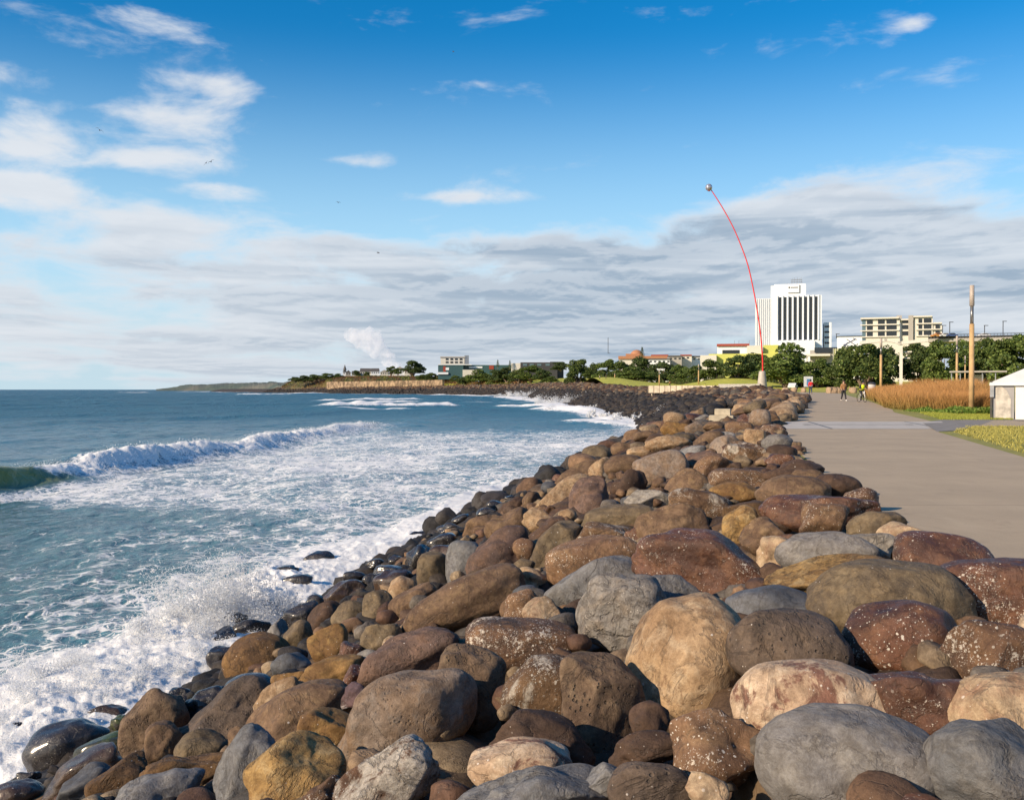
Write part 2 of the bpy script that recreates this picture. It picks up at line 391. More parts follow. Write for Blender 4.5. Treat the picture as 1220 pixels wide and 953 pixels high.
RM = {
 'tan':    mk_rock('rock_tan', (0.40,0.29,0.18,1), (0.30,0.20,0.115,1), (0.44,0.36,0.26,1), 0.12, patch=(0.20,0.12,0.07,1), patchamt=0.1),
 'cream':  mk_rock('rock_cream', (0.47,0.38,0.27,1), (0.40,0.31,0.21,1), (0.30,0.19,0.13,1), 0.3),
 'pinkcream': mk_rock('rock_pink_cream', (0.50,0.40,0.30,1), (0.42,0.31,0.22,1), (0.52,0.45,0.36,1), 0.35, patch=(0.17,0.085,0.06,1), patchamt=0.35),
 'grey':   mk_rock('rock_grey', (0.20,0.19,0.185,1), (0.155,0.15,0.15,1), (0.235,0.22,0.20,1), 0.0, bumpk=0.4),
 'greytan':mk_rock('rock_grey_tan', (0.27,0.225,0.19,1), (0.24,0.17,0.115,1), (0.21,0.19,0.175,1), 0.0, pits=0.6),
 'bluegrey': mk_rock('rock_blue_grey', (0.185,0.185,0.195,1), (0.14,0.145,0.155,1), (0.22,0.215,0.21,1), 0.0, bumpk=0.6),
 'slate':  mk_rock('rock_slate', (0.10,0.105,0.12,1), (0.075,0.08,0.09,1), None, 0.0, rough=0.6, bumpk=0.3),
 'band':   mk_rock('rock_banded', (0.22,0.205,0.19,1), (0.18,0.17,0.16,1), (0.26,0.22,0.18,1), 0.05, band=1, bumpk=0.7),
 'brown':  mk_rock('rock_brown', (0.21,0.135,0.085,1), (0.15,0.092,0.058,1), (0.25,0.17,0.10,1), 0.03),
 'brownp': mk_rock('rock_brown_pitted', (0.22,0.15,0.10,1), (0.13,0.085,0.06,1), (0.26,0.19,0.13,1), 0.0, pits=1.0, bumpk=0.8),
 'dkbrown':mk_rock('rock_dark_brown', (0.115,0.068,0.045,1), (0.075,0.046,0.034,1), None, 0.1),
 'taupe':  mk_rock('rock_taupe', (0.155,0.115,0.092,1), (0.11,0.085,0.07,1), (0.19,0.14,0.105,1), 0.05, pits=0.9, bumpk=0.7),
 'purple': mk_rock('rock_purple_brown', (0.18,0.115,0.09,1), (0.135,0.09,0.08,1), (0.21,0.13,0.095,1), 0.05, pits=0.5),
 'redbrown': mk_rock('rock_red_brown', (0.17,0.078,0.048,1), (0.105,0.052,0.038,1), (0.21,0.105,0.06,1), 0.75, speckcol=W4, rough=0.46),
 'spk':    mk_rock('rock_speckled', (0.18,0.10,0.062,1), (0.10,0.06,0.042,1), (0.24,0.14,0.08,1), 1.0, speckcol=W4),
 'rust':   mk_rock('rock_rusty', (0.26,0.155,0.09,1), (0.185,0.105,0.065,1), (0.29,0.19,0.115,1), 0.7, speckcol=W4),
 'crust':  mk_rock('rock_crusted', (0.26,0.16,0.09,1), (0.15,0.085,0.05,1), None, 1.0, speckcol=W4, patch=(0.45,0.40,0.34,1), patchamt=0.32, bumpk=0.8),
 'lichen': mk_rock('rock_lichen', (0.24,0.13,0.08,1), (0.17,0.10,0.07,1), None, 1.0, speckcol=(0.66,0.62,0.57,1), patch=(0.52,0.48,0.43,1), patchamt=0.75, bumpk=1.0),
 'ochre':  mk_rock('rock_ochre', (0.33,0.19,0.065,1), (0.24,0.13,0.05,1), (0.37,0.24,0.10,1), 0.05),
 'gold':   mk_rock('rock_golden', (0.48,0.31,0.12,1), (0.36,0.21,0.08,1), (0.53,0.40,0.22,1), 0.05, bumpk=0.9),
 'orange': mk_rock('rock_orange', (0.25,0.145,0.06,1), (0.15,0.085,0.042,1), None, 0.2, bumpk=0.8),
 'olive':  mk_rock('rock_olive', (0.20,0.155,0.10,1), (0.145,0.11,0.075,1), (0.24,0.18,0.11,1), 0.03),
 'white':  mk_rock('rock_white', (0.42,0.39,0.35,1), (0.32,0.29,0.25,1), None, 0.2, bumpk=0.9),
 'wet':    mk_rock('rock_wet', (0.042,0.036,0.034,1), (0.028,0.026,0.028,1), None, 0.25, rough=0.28, coat=0.7),
 'wetbr':  mk_rock('rock_wet_brown', (0.085,0.052,0.034,1), (0.05,0.034,0.026,1), None, 0.2, rough=0.32, coat=0.5),
 'moss':   mk_rock('rock_mossy', (0.05,0.08,0.015,1), (0.035,0.032,0.02,1), (0.10,0.13,0.02,1), 0.0, rough=0.4, coat=0.4),
 'strip':  mk_rock('rock_striped', (0.16,0.10,0.11,1), (0.10,0.07,0.09,1), None, 0.0, patch=(0.6,0.58,0.6,1), patchamt=0.5),
 'stuff':  mk_rock('rock_mixed', None, None, None, 0.25, attr=True),
}
_ico = {}
def ico(level):
    if level not in _ico:
        bm = bmesh.new(); bmesh.ops.create_icosphere(bm, subdivisions=level, radius=1.0)
        bm.verts.ensure_lookup_table()
        v = np.array([x.co[:] for x in bm.verts]); v /= np.linalg.norm(v, axis=1)[:, None]
        f = np.array([[x.index for x in fc.verts] for fc in bm.faces], dtype=np.int32); bm.free()
        _ico[level] = (v, f)
    return _ico[level]
STY = {  # superellipsoid power, cuts, cut range, sharpness, low noise, mid noise
 'r': (2.35, 9, (.63,.93), 26, .16, .026), 'o': (2.2, 5, (.76,.95), 16, .12, .016), 'l': (2.3, 8, (.58,.91), 24, .26, .042),
 'f': (2.6, 9, (.58,.88), 30, .12, .035), 'b': (3.2, 6, (.74,.95), 16, .08, .025)}
def rock_verts(seed, style, level, dims):
    rs = np.random.RandomState(seed)
    D, Fc = ico(level)
    p, K, (lo, hi), q, ln, mn = STY[style]
    base = (np.abs(D)**p).sum(1)**(1/p)
    acc = base**q
    for k in range(K):
        n = rs.normal(size=3); n /= np.linalg.norm(n); d = rs.uniform(lo, hi)
        acc = acc + (np.maximum(D@n, 0)/d)**q
    r = acc**(-1/q)
    o = rs.uniform(0, 50, 3)
    r = r*(1 + ln*vnoise(D*1.25+o, seed % 97) + 0.45*ln*vnoise(D*2.6+o, seed % 91) + mn*fbm(D*5.0+o, seed % 89, 3 if level > 3 else 2))
    if level >= 5: r = r*(1 + mn*0.35*fbm(D*16+o, 5, 3, 0.6))
    V = D*r[:, None]
    for a in range(3):
        c0, c1 = V[:, a].min(), V[:, a].max(); V[:, a] = (V[:, a]-(c0+c1)/2)/((c1-c0)/2)
    return V*np.array(dims), Fc

# traced boulders: x, y, width, height, tilt, material, shape, look, landmark?
TR = """
1016,925,218,150,0,grey,o,big smooth fine-grained grey boulder,L
1187,932,160,132,0,bluegrey,r,big blue-grey boulder with a cream vein,L
1197,856,136,110,0,cream,o,pale cream rounded boulder,L
982,858,214,132,-18,pinkcream,o,large cream boulder with maroon mottling,L
1095,846,158,104,-15,redbrown,r,maroon boulder with a frosted pale top,L
1073,762,134,88,3,redbrown,o,egg-shaped reddish brown boulder,L
1182,786,120,88,-10,spk,r,brown boulder spattered with white spots,L
938,786,144,116,-5,taupe,o,dark taupe round pitted boulder,L
1060,720,184,98,-3,olive,o,broad olive-grey boulder,L
1190,713,140,90,4,redbrown,b,dark maroon saddle-shaped boulder flecked white,L
1124,672,112,68,-8,redbrown,o,maroon boulder with a cream shoulder,L
1079,647,66,46,-5,cream,r,small pale sandy boulder,L
1044,629,68,40,5,olive,f,dark olive blocky rock,
978,613,140,46,0,redbrown,r,long low maroon boulder,L
1022,597,46,32,0,spk,r,small brown rock with a dark cap,
982,622,56,44,0,rust,f,cone-shaped tan and brown rock,
987,660,120,52,0,grey,o,long grey oval boulder,L
924,662,52,46,0,cream,l,cream rock with a chalky skin,
1036,654,62,38,0,white,r,whitish grey rock,
986,690,146,50,6,gold,f,long honey-coloured rock with a white crust,L
920,721,106,44,-3,slate,o,smooth dark slate-grey boulder,L
842,678,172,90,-10,redbrown,r,very large dark maroon boulder sprinkled white,L
823,791,152,156,0,tan,o,biggest tan boulder,L
742,738,110,108,12,band,l,grey boulder with swirling bands,L
798,709,74,48,0,bluegrey,f,grey faceted rock,
708,704,118,68,28,bluegrey,f,pointed blue-grey boulder,L
708,673,114,64,8,rust,b,rusty orange boulder peppered with white,L
717,641,68,36,0,crust,r,brown and black rock crusted white,
740,621,92,38,5,olive,r,long grey-brown boulder,
764,640,40,26,0,redbrown,r,low maroon rock,
800,631,86,56,18,brown,f,brown hump-backed boulder,L
773,599,56,32,10,white,f,crinkled white-grey rock,L
834,607,78,46,-14,crust,r,dark boulder plastered with white barnacle spots,L
882,626,46,42,20,gold,f,small honey-coloured rock with white streaks,
914,641,62,46,-12,brown,f,brown sharp-edged rock,
893,611,62,26,0,orange,b,flat orange rock,
877,590,62,30,0,ochre,o,smooth ochre oval boulder,L
944,587,86,40,3,brown,o,broad brown oval boulder,L
997,581,56,31,-6,dkbrown,o,dark brown bean-shaped rock,
943,564,74,32,3,dkbrown,r,dark charcoal-brown boulder,
882,573,74,29,-4,rust,b,pinkish orange long rock,
819,579,58,40,15,brown,r,tan-brown leaning rock,
788,564,66,54,0,greytan,b,chunky tan boulder with a grey top,L
707,599,60,58,60,purple,l,craggy reddish brown boulder,L
749,581,44,44,0,dkbrown,l,dark purple-brown lump,
675,592,74,42,18,tan,r,long yellowish tan boulder,L
745,557,50,30,0,brown,o,smooth mid-brown boulder,
717,560,32,24,30,tan,f,narrow tan wedge,
691,566,64,26,22,brown,r,long brown slanting rock,
712,544,38,27,0,olive,o,rounded grey-brown rock against the sea,L
666,572,17,14,0,redbrown,o,little reddish stone at the water side,
654,581,19,14,0,slate,o,little slate-grey stone,
592,665,88,60,22,purple,l,big dark plum-brown boulder,L
553,674,44,58,0,bluegrey,b,upright greenish grey boulder,L
606,629,58,42,10,brown,l,brown lumpy boulder,
641,620,38,30,0,tan,l,tan knobbly rock,
653,635,48,30,22,dkbrown,r,dark brown slab,
662,655,80,50,38,olive,r,leaning grey-brown egg-shaped boulder,L
625,655,28,28,0,rust,o,small apricot-brown stone,
620,677,36,22,10,olive,f,olive chip of rock,
634,692,44,32,-10,cream,l,cream wrinkled stone,L
649,733,40,48,50,cream,f,narrow cream and orange wedge,
630,726,58,50,0,rust,r,rust-brown rock with pale freckles,
626,706,32,18,10,slate,o,flat slate-grey sliver,
553,722,154,66,22,brown,o,huge long brown boulder,L
621,768,132,56,-4,spk,b,long dark boulder covered in white flecks,L
488,791,128,68,22,purple,r,mauve-brown slanting boulder,L
556,819,92,94,0,brownp,r,pitted brown-grey boulder,L
482,857,182,116,28,greytan,o,huge smooth grey and buff boulder,L
646,818,96,74,0,crust,b,brown blocky boulder with grey lichen,L
717,838,100,118,12,brownp,f,upright sandpapery brown boulder,L
650,882,124,60,-16,dkbrown,r,shaded rusty brown boulder,
620,913,122,62,2,pinkcream,o,pinkish cream boulder with a grey side,L
640,952,196,76,0,bluegrey,l,long rough blue-grey boulder,L
726,933,58,42,-10,bluegrey,f,small pale blue-grey rock,
774,942,98,66,0,taupe,o,dark speckled round-topped boulder,L
768,895,86,48,8,dkbrown,r,dim brown boulder,
856,899,118,102,-5,rust,l,russet boulder with a pale pitted top,L
842,943,50,38,-15,cream,f,little cream stone,
755,800,26,50,0,slate,r,shaded slate rock,
774,858,48,42,0,dkbrown,r,deep-set dark brown rock,
1092,966,84,40,0,redbrown,o,maroon rock just peeping over the edge,
1232,760,50,60,0,pinkcream,r,blotched pink rock,
308,787,82,60,5,orange,o,glossy russet-brown round boulder,L
348,795,48,36,5,slate,r,blue-black rounded boulder,L
392,768,48,46,15,ochre,f,mustard yellow blocky rock,L
355,759,34,40,0,olive,r,grey-brown upright stone,
331,756,28,36,0,grey,f,small grey stone,
299,753,48,34,15,wet,f,glistening black rock,L
263,763,44,28,10,wet,f,black rock streaming with white water,
262,783,32,24,0,wet,r,small black rock in the foam,
358,736,50,30,15,wet,r,wet charcoal boulder,
389,738,44,38,25,dkbrown,o,wet chestnut-brown oval,
416,733,42,32,38,olive,o,olive-brown tilted oval,
450,726,36,44,0,olive,b,khaki upright rock,L
412,708,52,32,8,wetbr,f,charcoal flat-faced boulder,
470,695,48,32,10,wetbr,r,blackish brown rock,
480,703,34,30,0,tan,o,rounded khaki-tan rock,
517,685,40,52,0,olive,b,tall khaki-brown boulder,L
500,669,38,34,45,wet,f,black glossy angular rock,
527,648,36,24,15,wet,r,wet black rock at the foam line,
525,661,32,24,20,wetbr,r,damp brown-black rock,
574,628,50,28,22,brown,r,tapered dark tan rock,
493,719,62,36,35,brown,r,brown slanting boulder,
445,693,26,20,0,wet,f,small blue-black wet rock,
453,761,54,40,15,olive,r,dull brown boulder,
418,776,26,22,0,redbrown,f,little dark maroon stone,
441,784,34,20,5,grey,r,small flat grey stone,
467,769,22,22,30,cream,f,tiny white-edged stone,
356,853,134,68,22,brown,o,big chocolate-brown smooth boulder,L
328,839,80,42,35,tan,l,buff rough-skinned rock,
396,804,78,38,12,ochre,l,orange-yellow shelf of rock,L
346,814,44,26,10,ochre,r,small amber rock,
422,813,34,38,0,redbrown,f,brick-red rock,
421,831,36,26,40,strip,f,purple and white striped stone,L
388,869,80,54,15,ochre,f,rough brown-gold rock,
290,922,104,60,60,bluegrey,f,tall leaning pale grey boulder,L
353,926,116,86,15,gold,f,bright golden craggy boulder,L
462,936,128,82,30,lichen,f,boulder blotched all over with white lichen,L
388,946,56,40,10,spk,l,brown spotted stone,
222,918,114,46,10,orange,l,rough orange-ochre boulder,L
268,862,124,58,38,taupe,r,long grey-brown waterside boulder,L
240,893,62,46,10,olive,o,round khaki lobe of rock,
287,881,30,32,0,brown,f,small square brown rock,
298,820,60,32,5,wet,o,low black wet boulder,
244,841,64,38,15,wet,l,blue-black wet ledge,
185,869,80,104,0,brownp,f,tall craggy brown stack of rock,L
197,891,46,64,8,brown,f,brown pointed slab,
84,894,98,70,12,wet,o,big round black boulder splashed by foam,L
122,863,64,44,10,wetbr,f,wet brown-black ridge-backed rock,
143,868,22,30,0,moss,r,small green mossy rock,
121,896,66,30,15,moss,b,green weed-covered ledge,L
25,881,56,40,0,wet,l,black rock broken by the surf,
98,926,96,48,25,wetbr,r,dark brown curved wet rock,
101,940,64,46,15,slate,r,slate-blue rock,
143,934,78,48,35,orange,f,orange and blue-grey angular rock,
190,952,106,54,5,bluegrey,l,wide grey boulder,
18,953,64,42,0,wetbr,r,wet brown rock in the corner surf,
34,928,28,20,0,wet,l,small black rock under the spray,
217,830,30,22,0,wet,l,black lump behind the tall brown stack,
205,747,24,16,0,wet,r,lone black rock in the white wash,
353,696,40,22,10,wet,r,shiny black rock ringed by foam,
379,667,38,20,5,wet,r,outermost black rock in the wash,
338,682,36,16,10,wet,l,barely showing black rock,
324,726,54,26,5,wet,l,black rock veiled by white water,
275,741,44,22,5,wet,l,half-drowned dark rock,
422,687,26,14,0,wet,r,small drowned rock,
448,671,24,11,0,wet,r,low black rock dot,
462,682,34,18,5,wet,r,black rounded rock awash,
497,639,28,13,10,wet,r,black flat rock in the wash,
463,653,24,10,0,wet,r,thin black rock awash,
472,667,18,11,0,wet,r,tiny black rock,
378,717,26,18,0,wet,r,small wet black rock,
549,619,22,11,15,wet,r,little black rock in the shallows,
579,610,23,11,5,wet,r,flat black rock in the shallows,
591,601,22,10,0,wet,r,dark rock lapped by foam,
607,594,12,7,0,wet,r,tiny dark rock lapped by foam,
528,611,12,6,0,wet,r,dark speck of rock out in the wash,
537,630,34,15,0,wet,r,slate-black rock awash,
612,604,28,20,20,dkbrown,r,dark brown waterline boulder,
633,598,28,22,25,brown,r,brown waterline boulder,
676,615,22,18,0,tan,o,small sandy stone,
752,599,24,18,15,slate,o,small shadowed slate stone,
538,703,26,13,0,ochre,f,tiny yellow stones,
742,536,28,18,0,brown,o,brown rounded rock,
755,523,32,22,15,rust,r,orange-tan rock on the seaward edge,L
769,522,28,18,10,brown,r,tan-brown rock,
796,533,56,28,5,tan,r,wide buff-brown boulder,L
762,541,30,18,10,tan,r,light tan rock,
805,514,36,22,-12,ochre,r,ochre tapered boulder,
779,509,28,14,15,redbrown,r,dark red-brown rock on the skyline,
784,515,22,13,10,brown,r,small brown rock,
830,512,28,20,-15,greytan,f,grey-tan angular rock,
811,525,34,18,8,olive,r,olive-tan rock,
816,505,18,12,0,dkbrown,r,dark brown knob of rock,
845,526,38,24,10,brown,o,orange-brown boulder,L
823,541,38,18,15,bluegrey,f,blue-grey slab,
864,533,36,28,5,greytan,f,grey-brown pyramid-like boulder,
837,549,48,22,10,purple,r,plum-brown rock,
849,557,56,29,8,rust,r,orange-brown broad boulder,
888,545,54,36,-5,crust,r,dark boulder with white droppings,L
863,521,24,13,0,white,f,small off-white rock,
881,511,34,18,0,rust,b,pale orange speckled rock,
899,524,26,26,0,tan,b,upright cream-tan rock,L
926,529,36,23,8,grey,o,smooth grey path-side boulder,L
922,514,32,18,-10,spk,r,brown streaky boulder,
931,541,36,22,0,dkbrown,o,black-brown path-side boulder,
929,550,36,18,0,redbrown,r,brown-red path-side rock,
905,501,26,26,0,greytan,b,prominent pale upright boulder on the crest,L
888,500,20,14,0,redbrown,r,reddish rock,
918,499,24,20,-15,brown,r,brown rock behind the crest,
838,500,20,13,0,grey,r,grey rock,
851,509,26,14,0,brown,r,brown flat rock,
957,556,32,16,-5,dkbrown,r,dark rock by the path edge,
962,567,38,16,0,brown,o,low brown rock by the path edge,
"""
rocks = []
rn = random.Random(5)
EXT = {'wet', 'wetbr', 'moss'}
for ln in TR.strip().split('\n'):
    q = [s.strip() for s in ln.split(',')]
    px, py, wpx, hpx, ang = map(float, q[:5])
    rocks.append(dict(px=px, py=py, w=wpx, h=hpx, a=ang, m=q[5], s=q[6], look=q[7], lm=q[8] == 'L'))
for i, r in enumerate(rocks):
    d = hit(r['px'], r['py'])
    if d < 3.3: d = 3.3
    v = pray(r['px'], r['py'])
    aw, ah = r['w']*d/F/2, r['h']*d/F/2
    dep = max(0.75*(aw+ah)/2, 0.9*min(aw, ah)) * rn.uniform(.95, 1.25)
    if CAMZ+v.z*d < SEA+.3: d = (CAMZ-SEA-.22)/-v.z
    aw, ah = r['w']*d/F/2, r['h']*d/F/2
    r['pos'] = Vector((v.x*d, d, CAMZ+v.z*d)); r['dims'] = (aw*1.04, dep, ah*1.06); r['d'] = d

def add_rock(r, i):
    px_size = max(r['w'], r['h'])
    lvl = 6 if px_size > 120 else 5 if px_size > 50 else 4 if px_size > 22 else 3
    V, Fc = rock_verts(1000+i*7, r['s'], lvl, r['dims'])
    me = npmesh('boulder', V, Fc)
    yaw = math.atan2(-r['pos'].x, r['pos'].y)
    rot = Matrix.Rotation(yaw, 3, 'Z') @ Matrix.Rotation(-R(r['a']), 3, 'Y')
    o = obj('boulder', me, RM[r['m']]); o.location = r['pos']; o.rotation_euler = rot.to_euler()
    r['o'] = o
for i, r in enumerate(rocks): add_rock(r, i)

# boulders further along the crest, one object each while they are big enough
PAL = [('tan', 'tan'), ('brown', 'brown'), ('dkbrown', 'dark brown'), ('redbrown', 'maroon'), ('rust', 'orange-brown'), ('grey', 'grey'), ('cream', 'cream'), ('olive', 'olive'), ('greytan', 'buff'), ('purple', 'plum-brown')]
SHN = {'r': 'rounded', 'o': 'oval', 'f': 'angular', 'b': 'blocky', 'l': 'lumpy'}
cands = []
rs = np.random.RandomState(11)
y = 34.0
while y < 150:
    sp = 1.25 - 0.35*float(sstep(np.array(y), 60, 110))
    W = float(xe(y)-xw(y))
    for k in range(int(W*0.95/sp)):
        xx = float(xe(y)) - 0.15 - (k+0.5)*sp + rs.uniform(-.35, .35); yy = y + rs.uniform(-.4, .4)
        t_ = float(slope_t(xx, yy))
        if t_ < 0.01 or t_ > 0.97: continue
        if yy > 95 and t_ > .5: continue
        z = float(S(xx, yy)) + rs.uniform(-.12, .18)
        qx, qy = proj(xx, yy, z)
        s_ = rs.uniform(.55, 1.05)*sp*0.56
        if abs(qx-860) < 24 and -16 < qy-497 < 22: continue
        inside = any(abs(qx-r['px']) < r['w']*.45 and abs(qy-r['py']) < r['h']*.5 for r in rocks)
        cands.append((yy, xx, z, s_, t_, qx, qy, inside))
    y += sp*0.9
free = [c for c in cands if not c[7] and c[6] < 520 and c[4] < (0.62 if c[0] < 62 else .30) and c[5] > 790]
free.sort(key=lambda c: c[0])
NIND = 300 - len(rocks)
ind = free[:NIND]; indset = set(id(c) for c in ind)
for j, c in enumerate(ind):
    yy, xx, z, s_, t_, qx, qy, _ = c
    mk, cn = PAL[rs.choice(len(PAL), p=[.2,.2,.08,.08,.13,.06,.08,.07,.06,.04])]; st = rs.choice(['r', 'o', 'f', 'b', 'l'])
    dims = (s_*rs.uniform(.8, 1.25), s_*rs.uniform(.8, 1.2), s_*rs.uniform(.55, .85))
    V, Fc = rock_verts(5000+j*3, st, 3, dims)
    o = obj('boulder', npmesh('boulder', V, Fc), RM[mk]); o.location = (xx, yy, z); o.rotation_euler = (rs.uniform(-.3, .3), rs.uniform(-.3, .3), rs.uniform(0, 6.28))
    big = 'big' if s_ > .72 else 'small' if s_ < .5 else 'mid-sized'
    rocks.append(dict(px=qx, py=qy, w=2*s_*F/yy, h=1.4*s_*F/yy, look=f"{big} {cn} {SHN[st]} rock", lm=False, o=o, far=True, d=yy, pos=Vector((xx, yy, z))))

# labels: the look of each boulder and where it lies among the landmarks
LMS = [r for r in rocks if r['lm']] + [dict(px=860, py=496, w=30, h=18, look='stepped concrete block', lm=True),
       dict(px=945, py=512, w=12, h=10, look='pale concrete band across the path', lm=True), dict(px=908, py=462, w=10, h=20, look='cone under the tall red wand', lm=True)]
used_labels = set()
looks = {}
for r in rocks: looks[r['look']] = looks.get(r['look'], 0)+1
def short(s):
    w_ = s.split(); return ' '.join(w_)
def rel(r, m):
    dx, dy = r['px']-m['px'], r['py']-m['py']
    nx, ny = dx/(r['w']+m['w']), dy/(r['h']+m['h'])
    near = max(abs(nx), abs(ny)) < .75
    if abs(nx) > abs(ny)*1.1: wd = 'seaward of' if dx < 0 else 'on the path side of'
    else: wd = 'behind' if dy < 0 else 'in front of'
    return ('just ' if near else 'further ') + wd
for r in sorted(rocks, key=lambda q: (not q['lm'], -q['w'])):
    if looks[r['look']] == 1 and r['lm']:
        r['o']['label'] = r['look'] if len(r['look'].split()) >= 4 else r['look'] + ' in the bank'
        used_labels.add(r['o']['label']); 
    else:
        order = sorted([m for m in LMS if m is not r], key=lambda m: math.hypot(r['px']-m['px'], (r['py']-m['py'])*1.3)/1.0)
        done = False
        for m in order[:14]:
            lb = f"{r['look']} {rel(r, m)} the {m['look']}"
            if len(lb.split()) > 16: continue
            if lb not in used_labels: done = True; break
        used_labels.add(lb); r['o']['label'] = lb
    r['o']['category'] = 'boulder'; r['o']['group'] = 'boulders of the sea wall beside the path'

# the rest of the rocks, one mesh of loose rock
def rock_field(name, items, level, label, matname='stuff', jitter=.15, kind='stuff'):
    VV = []; FF = []; TT = []; b = 0
    variants = [rock_verts(9000+k*5, ['r', 'f', 'b', 'l', 'o', 'f'][k % 6], level, (1, 1, 1)) for k in range(12)]
    rr = np.random.RandomState(3)
    for (x, y, z, sx, sy, sz, col) in items:
        V, Fc = variants[rr.randint(12)]
        a = Euler((rr.uniform(-.4, .4), rr.uniform(-.4, .4), rr.uniform(0, 6.28))).to_matrix()
        M = np.array(a)
        VV.append((V*np.array((sx, sy, sz)))@M.T + np.array((x, y, z))); FF.append(Fc+b); b += len(V)
        TT.append(np.tile(np.array(col), (len(V), 1)))
    me = npmesh(name, np.vstack(VV), np.vstack(FF)); vattr(me, 'tint', np.vstack(TT))
    o = obj(name, me, RM[matname]); tag(o, label, 'rocks', kind=kind)
    return o
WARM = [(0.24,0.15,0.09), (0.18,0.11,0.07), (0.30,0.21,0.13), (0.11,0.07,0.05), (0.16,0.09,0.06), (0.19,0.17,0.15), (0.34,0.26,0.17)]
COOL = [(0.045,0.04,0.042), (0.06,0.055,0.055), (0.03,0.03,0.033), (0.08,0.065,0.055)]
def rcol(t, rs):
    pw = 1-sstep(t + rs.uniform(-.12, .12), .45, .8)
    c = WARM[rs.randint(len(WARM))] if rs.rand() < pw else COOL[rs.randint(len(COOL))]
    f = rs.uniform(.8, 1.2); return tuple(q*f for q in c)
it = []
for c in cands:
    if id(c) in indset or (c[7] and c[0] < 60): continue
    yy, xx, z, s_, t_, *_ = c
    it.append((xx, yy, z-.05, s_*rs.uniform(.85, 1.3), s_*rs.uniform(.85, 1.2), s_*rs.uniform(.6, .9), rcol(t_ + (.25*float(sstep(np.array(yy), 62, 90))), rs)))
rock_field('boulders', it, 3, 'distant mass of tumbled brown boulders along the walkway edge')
it = []
y = 2.4
while y < 60:                                   # under layer filling the gaps
    sp = 0.62 + 0.010*y
    W = float(xe(y)-xw(y))
    for k in range(int(W*1.12/sp)):
        xx = float(xe(y)) - .25 - (k+0.5)*sp + rs.uniform(-.2, .2); yy = y + rs.uniform(-.2, .2)
        px_, py_ = proj(xx, yy, S(xx, yy))
        if px_ < -300 or px_ > 1500: continue
        t_ = float(slope_t(xx, yy)); s_ = sp*rs.uniform(.5, .72)
        zz_ = float(S(xx, yy)) - .30 - s_*.38
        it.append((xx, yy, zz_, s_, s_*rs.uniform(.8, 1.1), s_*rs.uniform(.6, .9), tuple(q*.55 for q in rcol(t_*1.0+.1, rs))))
    y += sp*.85
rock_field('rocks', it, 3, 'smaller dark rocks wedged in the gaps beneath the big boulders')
it = []
y = 96.0
while y < 1900:
    s0 = (.95 if y < 150 else 1.1) + 0.0011*max(0, y-150)
    xa, xb = float(xe(y)), float(xw(y)); W = xa-xb
    # the bank runs obliquely, so sample across it
    n = max(10, int(W*1.05/s0/0.8))
    n = min(n, 60)
    if y < 150: n = int(n*.9)
    for k in range(n):
        t_ = (k+rs.uniform(.1, .9))/n*1.06
        if y < 150 and t_ < .5: continue
        yy = y + rs.uniform(-.6, .6)*s0; xx = float(xe(yy)) - t_*float(xe(yy)-xw(yy))
        z = float(S(xx, yy)) + rs.uniform(-.3, .35)
        s_ = s0*rs.uniform(.45, .95)
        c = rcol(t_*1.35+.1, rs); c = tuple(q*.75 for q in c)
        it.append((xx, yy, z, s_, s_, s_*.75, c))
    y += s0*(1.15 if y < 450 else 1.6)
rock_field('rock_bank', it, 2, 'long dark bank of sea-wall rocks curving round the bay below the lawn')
it = []
for k in range(1500):                           # rubble wedged between the big boulders
    yy = 3.2 + 32*rs.rand(); tt_ = rs.uniform(.02, .8); xx = float(xe(yy)) - tt_*float(xe(yy)-xw(yy)); s_ = rs.uniform(.07, .19)*(1+yy*.01)
    it.append((xx, yy, float(S(xx, yy)) - rs.uniform(.02, .30), s_, s_*rs.uniform(.7, 1), s_*rs.uniform(.5, .8), rcol(tt_, rs)))
rock_field('rubble', it, 3, 'small stones and rubble wedged in the gaps between the big boulders')
# solid bank under the rocks
ys = np.concatenate([np.arange(-20, 100, 1.0), np.arange(100, 2800, 8.0)]); ts = np.linspace(-.03, 1.9, 40)
Yg, Tg = np.meshgrid(ys, ts, indexing='ij'); Xg = xe(Yg) - Tg*(xe(Yg)-xw(Yg))
Zg = S(Xg, Yg) - .55 - .25*sstep(Yg, 100, 300)
V = np.stack([Xg, Yg, Zg], -1).reshape(-1, 3); nr, nc = Yg.shape
idx = np.arange(nr*nc).reshape(nr, nc); Fq = np.stack([idx[:-1, :-1], idx[:-1, 1:], idx[1:, 1:], idx[1:, :-1]], -1).reshape(-1, 4)
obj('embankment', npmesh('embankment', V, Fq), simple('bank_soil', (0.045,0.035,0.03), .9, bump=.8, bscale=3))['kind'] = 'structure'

# stepped concrete block on the crest
cc = simple('concrete_block', (0.46,0.40,0.30), .85, bump=.4)
b0 = P3(860, 497.5, 51.0)
t0 = empty('concrete_block', b0, R(-14)); tag(t0, 'pale stepped concrete block sitting among the crest boulders', 'concrete block')
MB().box(-.64, .60, -.6, .6, -1.2, .12).build('base_block', cc, t0, bevel=.02)
MB().box(-.36, .44, -.3, .55, .12, .46).build('upper_step', cc, t0, bevel=.02)
